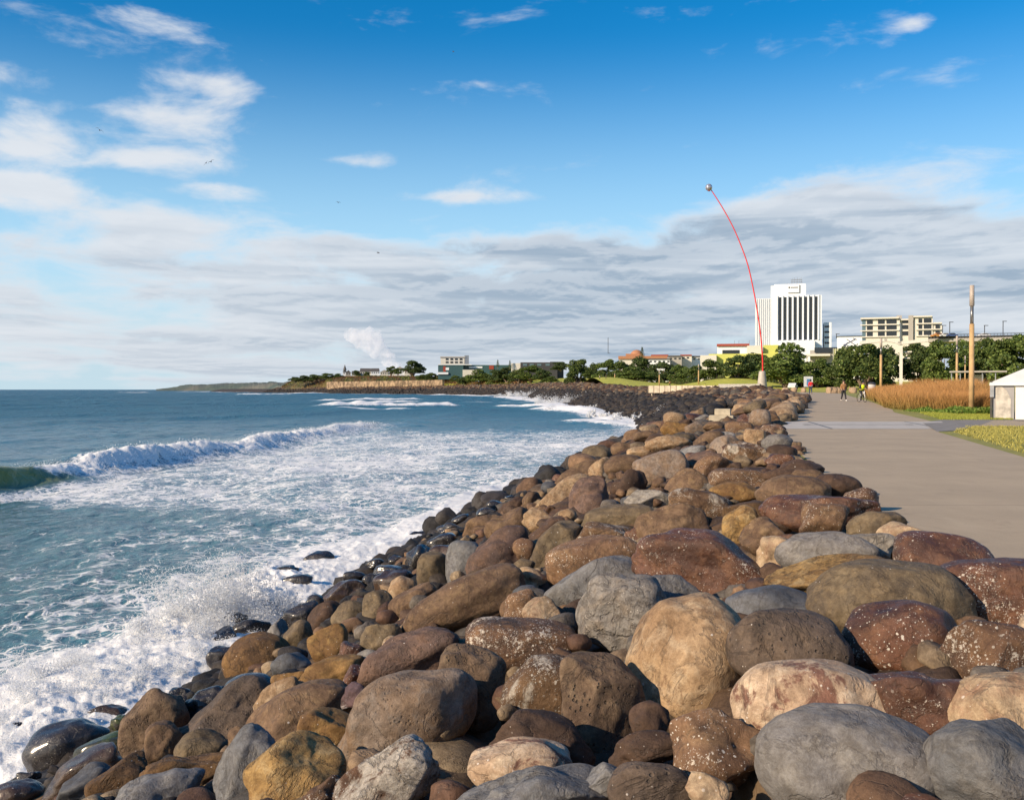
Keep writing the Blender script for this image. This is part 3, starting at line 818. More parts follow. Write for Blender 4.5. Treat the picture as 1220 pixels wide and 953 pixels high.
# ------------------------------------------------------------------ the sea
m, t, p = mat_new('sea_water')
geo = t.new('ShaderNodeNewGeometry').outputs['Position']
gx, gy, gz = t.sep(geo)
fo = t.sep(t.attr('foam'))            # r: foam cover, g: thin green face, b: distance scale
dist = t.math('SQRT', t.math('ADD', t.math('MULTIPLY', gx, gx), t.math('MULTIPLY', gy, gy)))
pflat = t.vec(gx, gy, 0.0)
warp = t.vmath('ADD', pflat, t.vmath('MULTIPLY', t.noise(pflat, 0.35, 4, 0.6, col=True), (2.4, 2.4, 0)))
big = t.noise(warp, 0.22, 5, 0.6)
str1 = t.noise(t.vmath('MULTIPLY', warp, (0.55, 0.40, 1)), 1.4, 9, 0.66, 0.8)
cell = t.vor(t.vmath('MULTIPLY', warp, (1.0, 0.8, 1)), 1.5, 'DISTANCE_TO_EDGE')
cell2 = t.vor(t.vmath('MULTIPLY', warp, (1.0, 0.8, 1)), 4.2, 'DISTANCE_TO_EDGE')
lace = t.math('MAXIMUM', t.rng(cell, 0.16, 0.0), t.math('MULTIPLY', t.rng(cell2, 0.12, 0.0), 0.8))
fn = t.math('ADD', t.math('MULTIPLY', str1, 0.75), t.math('MULTIPLY', lace, 0.20))
fn = t.math('ADD', fn, t.math('MULTIPLY', t.math('SUBTRACT', big, 0.5), 0.35))
thr = t.math('SUBTRACT', 0.86, t.math('MULTIPLY', fo[0], 0.80))
fm = t.rng(t.math('SUBTRACT', fn, thr), -0.05, 0.14)
fm = t.math('MULTIPLY', fm, t.rng(fo[0], 0.02, 0.14))
deep = t.mix(t.rng(dist, 20, 110), (0.050,0.118,0.115,1), (0.010,0.112,0.185,1))
deep = t.mix(t.rng(dist, 300, 1500), deep, (0.012,0.11,0.19,1))
deep = t.mix(t.math('MULTIPLY', t.rng(big, 0.35, 0.7), 0.35), deep, (0.06,0.11,0.09,1))
wcol = t.mix(fo[1], deep, (0.27,0.27,0.06,1))
wcol = t.mix(t.math('MULTIPLY', t.rng(fo[0], 0.05, 0.7), 0.55), wcol, (0.09,0.25,0.37,1))      # water thick with bubbles
t.put(p.inputs['Roughness'], t.rng(dist, 30, 300, 0.10, 0.36)); p.inputs['IOR'].default_value = 1.333; p.inputs['Specular IOR Level'].default_value = 0.22
t.l.new(wcol, p.inputs['Base Color'])
sc1 = t.noise(t.vmath('MULTIPLY', pflat, (1.0, 0.55, 1)), 1.1, 8, 0.62, 0.4)
sc2 = t.noise(t.vmath('MULTIPLY', pflat, (1.0, 0.55, 1)), 0.16, 6, 0.6, 0.3)
hh = t.math('ADD', t.math('MULTIPLY', sc1, t.rng(dist, 30, 260, 0.42, 0.9, False)), t.math('MULTIPLY', sc2, t.rng(dist, 60, 600, 0.0, 5.0, False)))
nb = t.bump(hh, 1.0, 0.8)
t.l.new(nb, p.inputs['Normal'])
pf = t.new('ShaderNodeBsdfPrincipled'); pf.inputs['Base Color'].default_value = (0.82,0.82,0.81,1); pf.inputs['Roughness'].default_value = 0.75
pf.inputs['Specular IOR Level'].default_value = 0.2
fh = t.noise(t.vec(gx, gy, gz), 5.0, 6, 0.7)
fh2 = t.noise(t.vec(gx, gy, gz), 24.0, 5, 0.75)
t.l.new(t.bump(t.math('ADD', t.math('MULTIPLY', fm, 0.6), t.math('ADD', fh, t.math('MULTIPLY', fh2, .35))), 0.6, 0.12), pf.inputs['Normal'])
pf.inputs['Subsurface Weight'].default_value = 0.5; pf.inputs['Subsurface Radius'].default_value = (.3,.32,.34); pf.inputs['Subsurface Scale'].default_value = .5
ms = t.new('ShaderNodeMixShader'); t.l.new(fm, ms.inputs[0]); t.l.new(p.outputs[0], ms.inputs[1]); t.l.new(pf.outputs[0], ms.inputs[2])
t.l.new(ms.outputs[0], t.n['Material Output'].inputs['Surface'])
SEAM = m

YB = [-20,30,64,85,105,140,160,200]; XB = [-41,-37,-33,-30.5,-28.5,-25.5,-24,-22]
def seg_d(x, y, a, b):
    ax, ay = a; bx, by = b; L2 = (bx-ax)**2+(by-ay)**2
    tt = np.clip(((x-ax)*(bx-ax)+(y-ay)*(by-ay))/L2, 0, 1)
    return x-(ax+tt*(bx-ax)), y-(ay+tt*(by-ay)), tt
def wpt(px, py):
    v = pray(px, py); d = (CAMZ-SEA)/-v.z; return (v.x*d, d)
SEGS = [((298,470.5),(346,470),1.3,1),((350,469),(392,468.3),1.2,1),((392,478),(488,476.5),.9,.9),((400,485.5),(528,484),1.3,1),((450,480),(485,479),.8,.9),
        ((150,468),(166,468),.9,.8),((420,488.5),(470,488),.5,.7),((520,470.3),(600,472.5),.6,1),((600,473.5),(655,479),.8,1),((655,483),(700,491),.6,1),((700,491.5),(745,502),.5,1),
        ((610,485),(655,487),.8,.9),((655,489),(700,492),.8,1),((215,467),(240,467),.8,.8),((560,480),(640,481),.4,.35),((700,503),(770,507),.4,.8)]
def sea(x, y):
    dd = np.hypot(x, y)
    P = np.stack([x, y, np.zeros_like(x)], -1)
    z = 0.34*fbm(P*np.array([.10, .05, 1]), 3, 3) * (0.5+0.5*sstep(dd, 15, 80))
    z = z + 0.20*fbm(P*np.array([.38, .22, 1])+5, 8, 3)*(1-sstep(dd, 120, 320)) + 0.085*(1-np.abs(fbm(P*np.array([1.3, .8, 1])+9, 12, 3)))*(1-sstep(dd, 40, 130))
    z = z + 0.03*fbm(P*np.array([4.2, 3.0, 1])+2, 15, 2)*(1-sstep(dd, 18, 50))
    # long swell lines
    z = z + 0.55*np.maximum(0, np.sin((x*.9 - y*.12)*2*np.pi/46 + 2.2*vnoise(P*.012, 4)))**4*sstep(dd, 90, 220)
    foam = np.zeros_like(x); green = np.zeros_like(x)
    # the breaking wave
    xb = np.interp(y, YB, XB) + 0.9*vnoise(np.stack([y*.09, y*0+3, y*0], -1), 6)
    s = x - xb
    A_ = 1.25*(1-sstep(y, 148, 172))*(0.78+0.30*vnoise(np.stack([y*.10, y*0, y*0], -1), 9))
    brk = sstep(y, 63, 70)
    prof = np.where(s < 0, np.exp(-(s/4.2)**2), np.exp(-(s/np.where(brk > .5, 1.5, 1.25))**2))
    roll = brk*np.exp(-((s-.7)/1.7)**2)
    z = z + A_*prof*(1-.12*brk)
    lump = fbm(P*np.array([1.1, 1.0, 1])+31, 21, 4)
    z = z + roll*(0.16 + 0.34*lump)*(1-sstep(y, 150, 175))*(1 if True else 0)
    foam = np.maximum(foam, np.clip(1.5*brk*np.exp(-((s-.6)/1.5)**2)*(.75+.5*lump), 0, 1)*(1-sstep(y, 152, 174)))
    foam = np.maximum(foam, .62*brk*sstep(-s, -12, -1)*np.where(s > 0, 1, 0)*(1-sstep(y, 150, 200)))
    green = np.maximum(green, (1-brk)*np.exp(-((s-.9)/1.5)**2)*.9*sstep(A_, 0, 1))
    z = z - 0.45*np.exp(-((s-4.5)/2.2)**2)*sstep(A_, 0, 1)
    # white field between the breaker and the rocks
    n_ = fbm(P*np.array([.07, .05, 1])+60, 33, 3)
    fld = sstep(s, 1.0, 4.0)*sstep(y + 12*n_ + .9*(x+20), 40, 56)*(1-sstep(y + 20*n_, 120, 190))
    foam = np.maximum(foam, fld*(.555 + .17*n_))
    foam = np.maximum(foam, (.42 + .18*n_)*sstep(x, -36, -12)*(1-sstep(y, 50, 70)))
    foam = np.maximum(foam, .14*sstep(y, 150, 190)*(1-sstep(y, 260, 420))*sstep(x, -60, 0))
    # wash against the rocks
    ds = xw(y) - x
    wid = 3.6 + 2.6*n_ + 1.0*vnoise(np.stack([y*.35, y*0+7, y*0], -1), 5) + .004*y
    wsh = 1 - sstep(ds, wid*.35, wid*1.15)
    foam = np.maximum(foam, wsh*1.0)
    foam = np.maximum(foam, .52*(1-sstep(ds, wid, wid*2.6)))
    nr = 1-sstep(y, 130, 240)
    z = z + wsh*nr*(.08 + .07*fbm(P*np.array([.6, .5, 1])+77, 41, 2) + .055*fbm(P*4.5+3, 42, 4)*(1-sstep(dd, 25, 60)))
    surge = np.exp(-((y-17.5)/3.6)**2)*np.exp(-((ds-1.2)/2.3)**2)
    z = z + surge*(.26 + .06*fbm(P*1.2+5, 52, 2) + .06*fbm(P*5+5, 54, 4)); foam = np.maximum(foam, np.clip(surge*1.8, 0, 1))
    s2 = np.exp(-((y-27.5)/4.5)**2)*np.exp(-((ds-1.6)/1.8)**2)
    z = z + s2*(.15 + .22*fbm(P*1.9+5, 53, 3)+ .14*fbm(P*6+5, 54, 3)); foam = np.maximum(foam, np.clip(s2*1.5, 0, 1))
    for (a, b, hgt, fa) in SEGS:
        a_, b_ = wpt(*a), wpt(*b); D = .5*(a_[1]+b_[1])
        ex, ey, tt = seg_d(x, y, a_, b_)
        wdt = 2.0 + .010*D
        g = np.exp(-(ey/(wdt*1.6))**2 - (ex/(wdt*1.2))**2)*(0.75+.45*fbm(P*np.array([.25, .1, 1])+D, 61, 2))
        z = z + 1.5*hgt*g; foam = np.maximum(foam, np.clip(g*1.7*fa, 0, 1))
    return z, foam, green
tn = np.concatenate([np.linspace(-3.0, -.85, 60)[:-1], np.linspace(-.85, .30, 900), np.linspace(.30, 1.2, 40)[1:]])
yr = [5.0]
while yr[-1] < 30000:
    y0 = yr[-1]; yr.append(y0*(1.0045 if y0 < 220 else 1.009 if y0 < 900 else 1.05))
yr = np.array(yr)
Yg, Tg = np.meshgrid(yr, tn, indexing='ij'); Xg = Yg*Tg
zz_, ff_, gg_ = sea(Xg.ravel(), Yg.ravel())
V = np.stack([Xg.ravel(), Yg.ravel(), SEA+zz_], -1)
nr, nc = Yg.shape; idx = np.arange(nr*nc).reshape(nr, nc)
Fq = np.stack([idx[:-1, :-1], idx[:-1, 1:], idx[1:, 1:], idx[1:, :-1]], -1).reshape(-1, 4)
kill = (slope_t(V[:, 0], V[:, 1]) > -.02) & (slope_t(V[:, 0], V[:, 1]) < .45) & (V[:, 1] < 1900)
inl = (V[:, 0] > np.interp(V[:, 1], YE, XE)) & (V[:, 1] < 1900)
bad = kill | inl
Fq = Fq[~bad[Fq].all(1)]
me = npmesh('sea', V, Fq); vattr(me, 'foam', np.stack([ff_, gg_, ff_*0], -1))
o = obj('sea', me, SEAM); tag(o, kind='structure')
MB().add([(-30000,-30000,SEA-.8),(30000,-30000,SEA-.8),(30000,40000,SEA-.8),(-30000,40000,SEA-.8)], [(0,1,2,3)]).build('sea_floor', simple('sea_bed', (0.02,0.07,0.09), .3))['kind'] = 'structure'

# ------------------------------------------------------------------ spray thrown up by the surf
m, t, p = mat_new('spray_foam'); p.inputs['Base Color'].default_value = (0.86,0.87,0.88,1); p.inputs['Roughness'].default_value = 0.6
p.inputs['Subsurface Weight'].default_value = 0.0
tr = t.new('ShaderNodeBsdfTranslucent'); tr.inputs[0].default_value = (.86,.87,.88,1)
mx = t.new('ShaderNodeMixShader'); mx.inputs[0].default_value = .62
t.l.new(p.outputs[0], mx.inputs[1]); t.l.new(tr.outputs[0], mx.inputs[2]); t.l.new(mx.outputs[0], t.n['Material Output'].inputs['Surface'])
SPRAY = m
def droplets(name, pts, rad, label):
    D = np.array([(1,0,0),(-1,0,0),(0,1,0),(0,-1,0),(0,0,1),(0,0,-1)], dtype=float)
    Fo = np.array([(0,2,4),(2,1,4),(1,3,4),(3,0,4),(2,0,5),(1,2,5),(3,1,5),(0,3,5)])
    n = len(pts); rr = np.random.RandomState(8)
    sc = np.asarray(rad)[:, None, None]*rr.uniform(.6, 1.5, (n, 6, 1))
    V = (pts[:, None, :] + D[None]*sc).reshape(-1, 3)
    Ff = (Fo[None] + (np.arange(n)*6)[:, None, None]).reshape(-1, 3)
    o = obj(name, npmesh(name, V, Ff, False), SPRAY); tag(o, label, 'spray', kind='stuff'); return o
def splash(c, n, spread, height, lean, r0, seed):
    """ballistic sheets of drops starting on a line"""
    rr = np.random.RandomState(seed); c = np.array(c)
    jets = 14 if n < 4000 else 60; out = []; rad = []
    for j in range(jets):
        b = c + np.array([rr.uniform(-1, 1)*spread[0], rr.uniform(-1, 1)*spread[1], 0]); k = n//jets
        vz = math.sqrt(2*9.8*height)*rr.uniform(.45, 1.0); az_ = rr.uniform(0, 6.28); vh = rr.uniform(.1, .8)
        T_ = rr.uniform(.15, 1.0)*2*vz/9.8*.8
        tt = T_*(1-np.abs(rr.normal(0, .22, k))).clip(0, 1)
        sp = rr.normal(0, 1, (k, 3))*(.05+.30*tt[:, None])*np.array([1, 1, .8])*height**.5*(1.9 if r0 > .02 else 1.0)
        pos = b + np.stack([(lean[0]+vh*math.cos(az_))*tt, (lean[1]+vh*math.sin(az_))*tt, vz*tt-4.9*tt*tt], -1) + sp
        out.append(pos); rad.append(r0*np.exp(rr.normal(0, .45, k)))
    return np.vstack(out), np.concatenate(rad)
L = []; Rr = []
def addsp(px, py, n, spread, h, lean, r0, seed, lift=0.0):
    x, y_ = wpt(px, py); a, b = splash((x, y_, SEA+lift), n, spread, h, lean, r0, seed)
    k = a[:, 2] > SEA-.2
    L.append(a[k]); Rr.append(b[k])
addsp(262, 752, 26000, (1.3, 1.0), 1.75, (-.35, .2), .0085, 1)
addsp(300, 742, 20000, (1.2, .9), .8, (-.1, .2), .008, 2)
addsp(235, 772, 26000, (1.3, .9), .7, (-.3, .2), .008, 3)
addsp(60, 840, 40000, (1.8, 1.4), .8, (.2, -.1), .0065, 4)
addsp(20, 900, 22000, (1.0, .8), .6, (.3, -.1), .006, 5)
addsp(140, 820, 36000, (1.7, 1.2), .6, (.2, -.2), .0065, 6)
addsp(215, 800, 20000, (1.0, .8), .5, (.2, -.2), .0065, 7)
addsp(45, 930, 3500, (.5, .4), .6, (.3, -.1), .007, 17)
droplets('sea_spray', np.vstack(L), np.concatenate(Rr), 'fine white drops thrown up where the surf hits the near rocks')
L = []; Rr = []
for (px, py, n, sp, h, r0) in [(612,473,5000,(16,5),2.4,.11),(632,474.5,9000,(16,5),4.2,.11),(648,477,4000,(12,4),2.0,.11),(668,484,9000,(9,5),3.4,.07),(690,490,5000,(10,4),1.2,.065),(802,504,7000,(2.4,2.5),2.2,.035),(790,503,4000,(2.5,2),1.5,.03),
                               (720,497,1200,(4,3),1.2,.1),(745,502,1000,(3,3),1.2,.08)]:
    addsp(px, py, n, sp, h, (.2, -.1), r0, int(px))
# torn crest of the breaker
rr = np.random.RandomState(77)
yy = rr.uniform(66, 165, 9000); xx = np.interp(yy, YB, XB) + rr.normal(.5, 1.0, len(yy))
zs, *_ = sea(xx, yy)
L.append(np.stack([xx, yy, SEA+zs+np.abs(rr.normal(0, .16, len(yy)))], -1)); Rr.append(.020*np.exp(rr.normal(0, .4, len(yy)))*(yy/90)**.5)
droplets('surf_spray', np.vstack(L), np.concatenate(Rr), 'white spray along the breaking wave and the far rock bank')

# ------------------------------------------------------------------ land
MOUNDS = [(40, 420, 17, 40, 3.4), (66, 300, 15, 26, 2.9)]
def zg(x, y):
    z = zc(y) + 0*x
    z = z + 1.6*sstep(x - xe(y), 14, 60)*sstep(y, 90, 180)
    for (mx_, my_, sx, sy, hh_) in MOUNDS: z = z + hh_*np.exp(-((x-mx_)/sx)**2 - ((y-my_)/sy)**2)
    z = z + 5*sstep(y, 600, 760)*sstep(x-xe(y), 8, 60)
    return z
ys = np.concatenate([np.arange(-60, 130, 1.5), np.arange(130, 700, 5), np.arange(700, 1640, 40)])
us = np.concatenate([np.linspace(-.4, 40, 60), np.linspace(42, 200, 40), np.geomspace(210, 6000, 14)])
Yg, Ug = np.meshgrid(ys, us, indexing='ij'); Xg = xe(Yg)+Ug
wob = .05*fbm(np.stack([Xg.ravel()*.4, Yg.ravel()*.4, 0*Xg.ravel()], -1), 3, 3).reshape(Xg.shape)*sstep(Ug, 7, 10)
Zg = zg(Xg, Yg)+wob
nr, nc = Yg.shape; idx = np.arange(nr*nc).reshape(nr, nc)
m, t, p = mat_new('lawn')
geo = t.new('ShaderNodeNewGeometry').outputs['Position']
g1 = t.noise(geo, .35, 6, .6); g2 = t.noise(geo, 9.0, 6, .7)
far_ = t.rng(t.sep(geo)[1], 150, 260)
c1 = t.mix(t.rng(g1, .35, .65), (0.36,0.32,0.08,1), (0.25,0.26,0.055,1))
c2 = t.mix(t.rng(g1, .35, .65), (0.56,0.52,0.07,1), (0.42,0.44,0.05,1))
col = t.mix(far_, c1, c2)
col = t.mix(t.rng(g2, .3, .75, 0, .5), col, (0.07,0.08,0.02,1))
t.l.new(col, p.inputs['Base Color']); p.inputs['Roughness'].default_value = .95; t.l.new(t.bump(g2, .8, .08), p.inputs['Normal'])
LAWN = m
o = obj('ground', npmesh('ground', np.stack([Xg, Yg, Zg], -1).reshape(-1, 3), np.stack([idx[:-1, :-1], idx[:-1, 1:], idx[1:, 1:], idx[1:, :-1]], -1).reshape(-1, 4)), LAWN); tag(o, kind='structure')

# the walkway
YR = [-40,0,23,37,45,58,62,79,110,150,200]; XR = [-4,8,12,16,19.5,22.5,24,29,37.5,50,66]
xr = lambda y: np.interp(y, YR, XR)
def strip(name, ys, fl, fr, n, lift, mat):
    ys = np.array(ys); V = []
    for y in ys:
        a, b = float(fl(y)), float(fr(y))
        for k in range(n+1):
            x = a+(b-a)*k/n; V.append((x, y, float(zc(y))+lift))
    nr = len(ys); idx = np.arange(nr*(n+1)).reshape(nr, n+1)
    o = obj(name, npmesh(name, V, np.stack([idx[:-1, :-1], idx[:-1, 1:], idx[1:, 1:], idx[1:, :-1]], -1).reshape(-1, 4)), mat)
    tag(o, kind='structure'); return o
m, t, p = mat_new('path_aggregate')
geo = t.new('ShaderNodeNewGeometry').outputs['Position']
a1 = t.noise(geo, .5, 5, .6); a2 = t.noise(geo, 70, 4, .8); a3 = t.noise(t.vmath('MULTIPLY', geo, (1.0, .25, 1)), 2.2, 6, .65)
col = t.mix(t.rng(a1, .35, .65), (0.46,0.36,0.245,1), (0.40,0.315,0.215,1))
col = t.mix(t.rng(a2, .3, .75, 0, .55), col, (0.26,0.205,0.145,1))
col = t.mix(t.rng(a3, .5, .75, 0, .25), col, (0.50,0.40,0.28,1))
crk = t.rng(t.vor(t.vmath('ADD', geo, t.vmath('MULTIPLY', t.noise(geo, 1.2, 3, .5, col=True), (.8, .8, .8))), .22, 'DISTANCE_TO_EDGE'), 0.004, 0.0)
col = t.mix(t.math('MULTIPLY', crk, .0), col, (0.08,0.07,0.06,1))
st = t.noise(geo, 1.1, 7, .7, 1.2)
col = t.mix(t.rng(st, .56, .68, 0, .28), col, (0.23,0.18,0.13,1))
col = t.mix(t.rng(t.noise(geo, 22.0, 3, .7), .66, .72, 0, .35), col, (0.16,0.13,0.10,1))
# saw-cut joints across the path
fy = t.math('ABSOLUTE', t.math('SUBTRACT', t.math('FRACT', t.math('DIVIDE', t.sep(geo)[1], 9.0)), .5))
col = t.mix(t.rng(fy, .0025, .0010, 0, .55), col, (0.09,0.08,0.07,1))
t.l.new(col, p.inputs['Base Color']); p.inputs['Roughness'].default_value = .85; t.l.new(t.bump(a2, .5, .01), p.inputs['Normal'])
PATHM = m
strip('path', np.arange(-40, 200.1, 1.5), lambda y: xe(y)-.35, xr, 4, .012, PATHM)
conc = simple('pale_concrete', (0.46,0.425,0.385), .8, var=.08, scale=1.5)
bl = lambda y: xe(y)-.3+.1*0
strip('path_band', [39.6, 41.5, 43.5, 46.0], lambda y: xe(y)-.3, lambda y: xr(y)+.35, 3, .018, conc)
dk = simple('drain_iron', (0.10,0.095,0.09), .5)
o = MB()
for yb_, w_, xa, xb2 in [(43.0, .05, 12.9, 17.4)]:
    o.box(xa, xb2, yb_-w_, yb_+w_, float(zc(yb_))+.019, float(zc(yb_))+.026)
for xj in (12.9, 17.4):
    o.add([(xj-.05, 39.6, .020), (xj+.05, 39.6, .020), (xj+1.0, 46.0, .0+float(zc(46))+.020), (xj+.9, 46.0, float(zc(46))+.020)], [(0,1,2,3)])
    o.box(xj-.12, xj+.12, 42.9, 43.25, .02+float(zc(43)), .03+float(zc(43)))
q = o.build('drain_slot', dk); tag(q, 'thin dark drain slot running across the pale concrete band', 'drain')
# side path and gravel to the marquee
sp_ = MB(); z_ = lambda y: float(zc(y))
def quad(name, pts, lift, mat):
    V = []
    for (px, py) in pts:
        v = pray(px, py); d = 20.0
        for _ in range(60): d = (CAMZ-float(zc(d))-lift)/-v.z
        V.append((v.x*d, d, float(zc(d))+lift))
    o = MB().add(V, [tuple(range(len(V)))]).build(name, mat); tag(o, kind='structure'); return o
quad('side_path', [(1116,514),(1140,513),(1186,501),(1300,503),(1300,495),(1190,495),(1150,496.5),(1098,503)], .015, simple('side_asphalt', (0.23,0.21,0.19), .85))
quad('gravel', [(1150,507.5),(1186,500.5),(1320,506),(1320,511),(1210,508),(1170,508)], .018, simple('gravel', (0.42,0.34,0.24), .95, var=.25, scale=12, bump=.6))
# ------------------------------------------------------------------ grasses
def blades(name, pts, h, wd, c0, c1, label, seed=1, lean=.25, var=.2, mat=None):
    rr = np.random.RandomState(seed); n = len(pts)
    a = rr.uniform(0, 6.28, n); H = h*rr.uniform(.6, 1.25, n)
    bx = np.stack([np.cos(a), np.sin(a), 0*a], -1)*wd/2
    ln_ = np.stack([rr.normal(.12, lean, n), rr.normal(0, lean, n), 0*a], -1)*H[:, None]
    P0 = np.array(pts); up = np.array([0, 0, 1.0])
    mid = P0 + ln_*.35 + up*(H*.6)[:, None]; tip = P0 + ln_ + up*H[:, None]
    V = np.stack([P0-bx, P0+bx, mid-bx*.8, mid+bx*.8, tip], 1).reshape(-1, 3)
    b = (np.arange(n)*5)[:, None]
    F3 = np.concatenate([b+np.array([0, 1, 3]), b+np.array([0, 3, 2]), b+np.array([2, 3, 4])], 0)
    me = npmesh(name, V, F3, False)
    f = rr.uniform(1-var, 1+var, (n, 1, 1)); c0 = np.array(c0); c1 = np.array(c1)
    mixv = np.array([0, 0, .55, .55, 1.0])[None, :, None]
    vattr(me, 'tint', ((c0*(1-mixv)+c1*mixv)*f).reshape(-1, 3))
    o = obj(name, me, mat or LEAFM); tag(o, label, 'grass', kind='stuff'); return o
m, t, p = mat_new('leaf'); 
t.l.new(t.attr('tint'), p.inputs['Base Color']); p.inputs['Roughness'].default_value = .6; p.inputs['Specular IOR Level'].default_value = .25
tr = t.new('ShaderNodeBsdfTranslucent'); t.l.new(t.attr('tint'), tr.inputs[0]); mx = t.new('ShaderNodeMixShader'); mx.inputs[0].default_value = .28
t.l.new(p.outputs[0], mx.inputs[1]); t.l.new(tr.outputs[0], mx.inputs[2]); t.l.new(mx.outputs[0], t.n['Material Output'].inputs['Surface'])
LEAFM = m
rs = np.random.RandomState(21)
pts = []
GN = 78000
yy = rs.uniform(56, 98, GN); left = np.interp(yy, [56, 60, 66, 78, 98], [25.5, 24.4, 25.0, 29.0, 35.0])
rgt = np.interp(yy, [56, 60, 98], [27.9, 29.3, 46])
xx = left + (rgt-left)*rs.rand(GN)
tf = (xx-left)
den = vnoise(np.stack([xx*.5, yy*.5, 0*xx], -1), 3)
k = rs.rand(GN) < (.55+.45*den+.4)
xx, yy, tf = xx[k], yy[k], tf[k]
zz_ = zg(xx, yy)
mound = (0.55+.5*vnoise(np.stack([xx*.35, yy*.25, 0*xx], -1), 17))*sstep(tf, .1, 6)*sstep(yy, 56.5, 66)
P_ = np.stack([xx, yy, zz_-.05], -1)
tus = 0.5+0.5*vnoise(np.stack([xx*.9, yy*.9, 0*xx], -1), 13)
g1 = P_.copy(); 
blades('tall_grass', g1[::1]+np.stack([0*tf, 0*tf, mound*.75], -1), 1.12, .020, (0.18,0.15,0.04), (0.62,0.32,0.12), 'thick bed of tall rust-orange seeding grass beside the walkway', 4, .38, .3)
# skirt of stems under the raised heads
sk = P_[::4]; blades('dry_grass', sk, 1.0, .03, (0.16,0.13,0.03), (0.5,0.3,0.11), 'dry stems at the foot of the tall orange grass bed', 5, .2)
# leafy cover in front of the grass
def leaves(name, pts, size, cols, label, seed=1, flat=.5, cat='plants'):
    rr = np.random.RandomState(seed); n = len(pts); P0 = np.array(pts)
    u = rr.normal(size=(n, 3)); u /= np.linalg.norm(u, axis=1)[:, None]
    w_ = np.cross(u, rr.normal(size=(n, 3))); w_ /= np.linalg.norm(w_, axis=1)[:, None]
    s = size*rr.uniform(.6, 1.4, (n, 1)); V = np.stack([P0-u*s, P0-w_*s*.45, P0+u*s, P0+w_*s*.45], 1).reshape(-1, 3)
    Fq = np.arange(n*4).reshape(-1, 4); me = npmesh(name, V, Fq, False)
    cols = np.array(cols); c = cols[rr.randint(len(cols), size=n)]*rr.uniform(.75, 1.25, (n, 1)); vattr(me, 'tint', np.repeat(c, 4, 0))
    o = obj(name, me, LEAFM)
    if label: tag(o, label, cat, kind='stuff')
    return o
n = 26000; yy = rs.uniform(54.5, 60.5, n); xx = np.interp(yy, [54, 57, 61], [24.6, 24.3, 24.0])+rs.uniform(0, 1, n)*np.interp(yy, [54, 61], [2.9, 5.2])
hh_ = (.15+.35*(0.5+0.5*vnoise(np.stack([xx*1.6, yy*1.6, 0*xx], -1), 5)))*sstep(xx, 24.0, 25.0)
leaves('ground_cover', np.stack([xx, yy, zg(xx, yy)+rs.rand(n)*hh_], -1), .07, [(0.17,0.27,0.05), (0.10,0.19,0.03), (0.24,0.30,0.07)], 'low bright green leafy plants at the front of the tall grass', 6)
# lawn blades at the right
n = 42000; yy = 21+rs.rand(n)**.8*25; xx = np.interp(yy, [20, 23, 37, 41, 46], [11.6, 12.3, 16.6, 18.6, 21.5])+rs.rand(n)*14
lim = proj(xx, yy, zg(xx, yy)); k = (lim[0] < 1300) & (lim[1] > 508+ (lim[0]<1150)*3)
xx, yy = xx[k], yy[k]; dn = vnoise(np.stack([xx*.5, yy*.5, 0*xx], -1), 8)
blades('lawn_grass', np.stack([xx, yy, zg(xx, yy)], -1), .075, .022, (0.32,0.29,0.07), (0.52,0.46,0.13), 'yellow-green mown lawn beside the walkway', 9, .5, .35)
n = 16000; yy = rs.uniform(46.5, 57, n); xx = np.interp(yy, [46, 50, 57], [20.3, 21.6, 23.6])+rs.rand(n)*np.interp(yy, [46, 50, 57], [3, 4, 3])
lim = proj(xx, yy, zg(xx, yy)); k = (lim[1] < 500.5) | (lim[0] < 1098)
k = k & (lim[1] < 502.5)
blades('verge_grass', np.stack([xx, yy, zg(xx, yy)], -1)[k], .09, .024, (0.25,0.28,0.05), (0.42,0.44,0.08), 'strip of short green grass below the tall orange bed', 10, .5, .3)

# ------------------------------------------------------------------ trees
def clump_pts(rr, lobes, n):
    out = []; tot = sum(l[3]**2 for l in lobes)
    for (cx, cy, cz, r_) in lobes:
        k = int(n*r_*r_/tot); u = rr.normal(size=(k, 3)); u /= np.linalg.norm(u, axis=1)[:, None]
        u[:, 2] = np.where(u[:, 2] < -.35, -u[:, 2]*.5, u[:, 2])
        q = r_*(1 - .30*np.abs(rr.normal(0, .5, (k, 1))))*(1+.22*vnoise(u*2.3+cx, 4)[:, None])
        out.append(u*q*np.array([1, 1, .72]) + np.array([cx, cy, cz]))
    return np.vstack(out)
bark = simple('bark', (0.16,0.12,0.09), .9, bump=.6)
GREENS = [[(0.09,0.13,0.035), (0.055,0.09,0.025), (0.15,0.19,0.05)], [(0.11,0.16,0.04), (0.07,0.11,0.028), (0.17,0.22,0.055)], [(0.07,0.11,0.035), (0.045,0.075,0.025), (0.11,0.14,0.045)]]
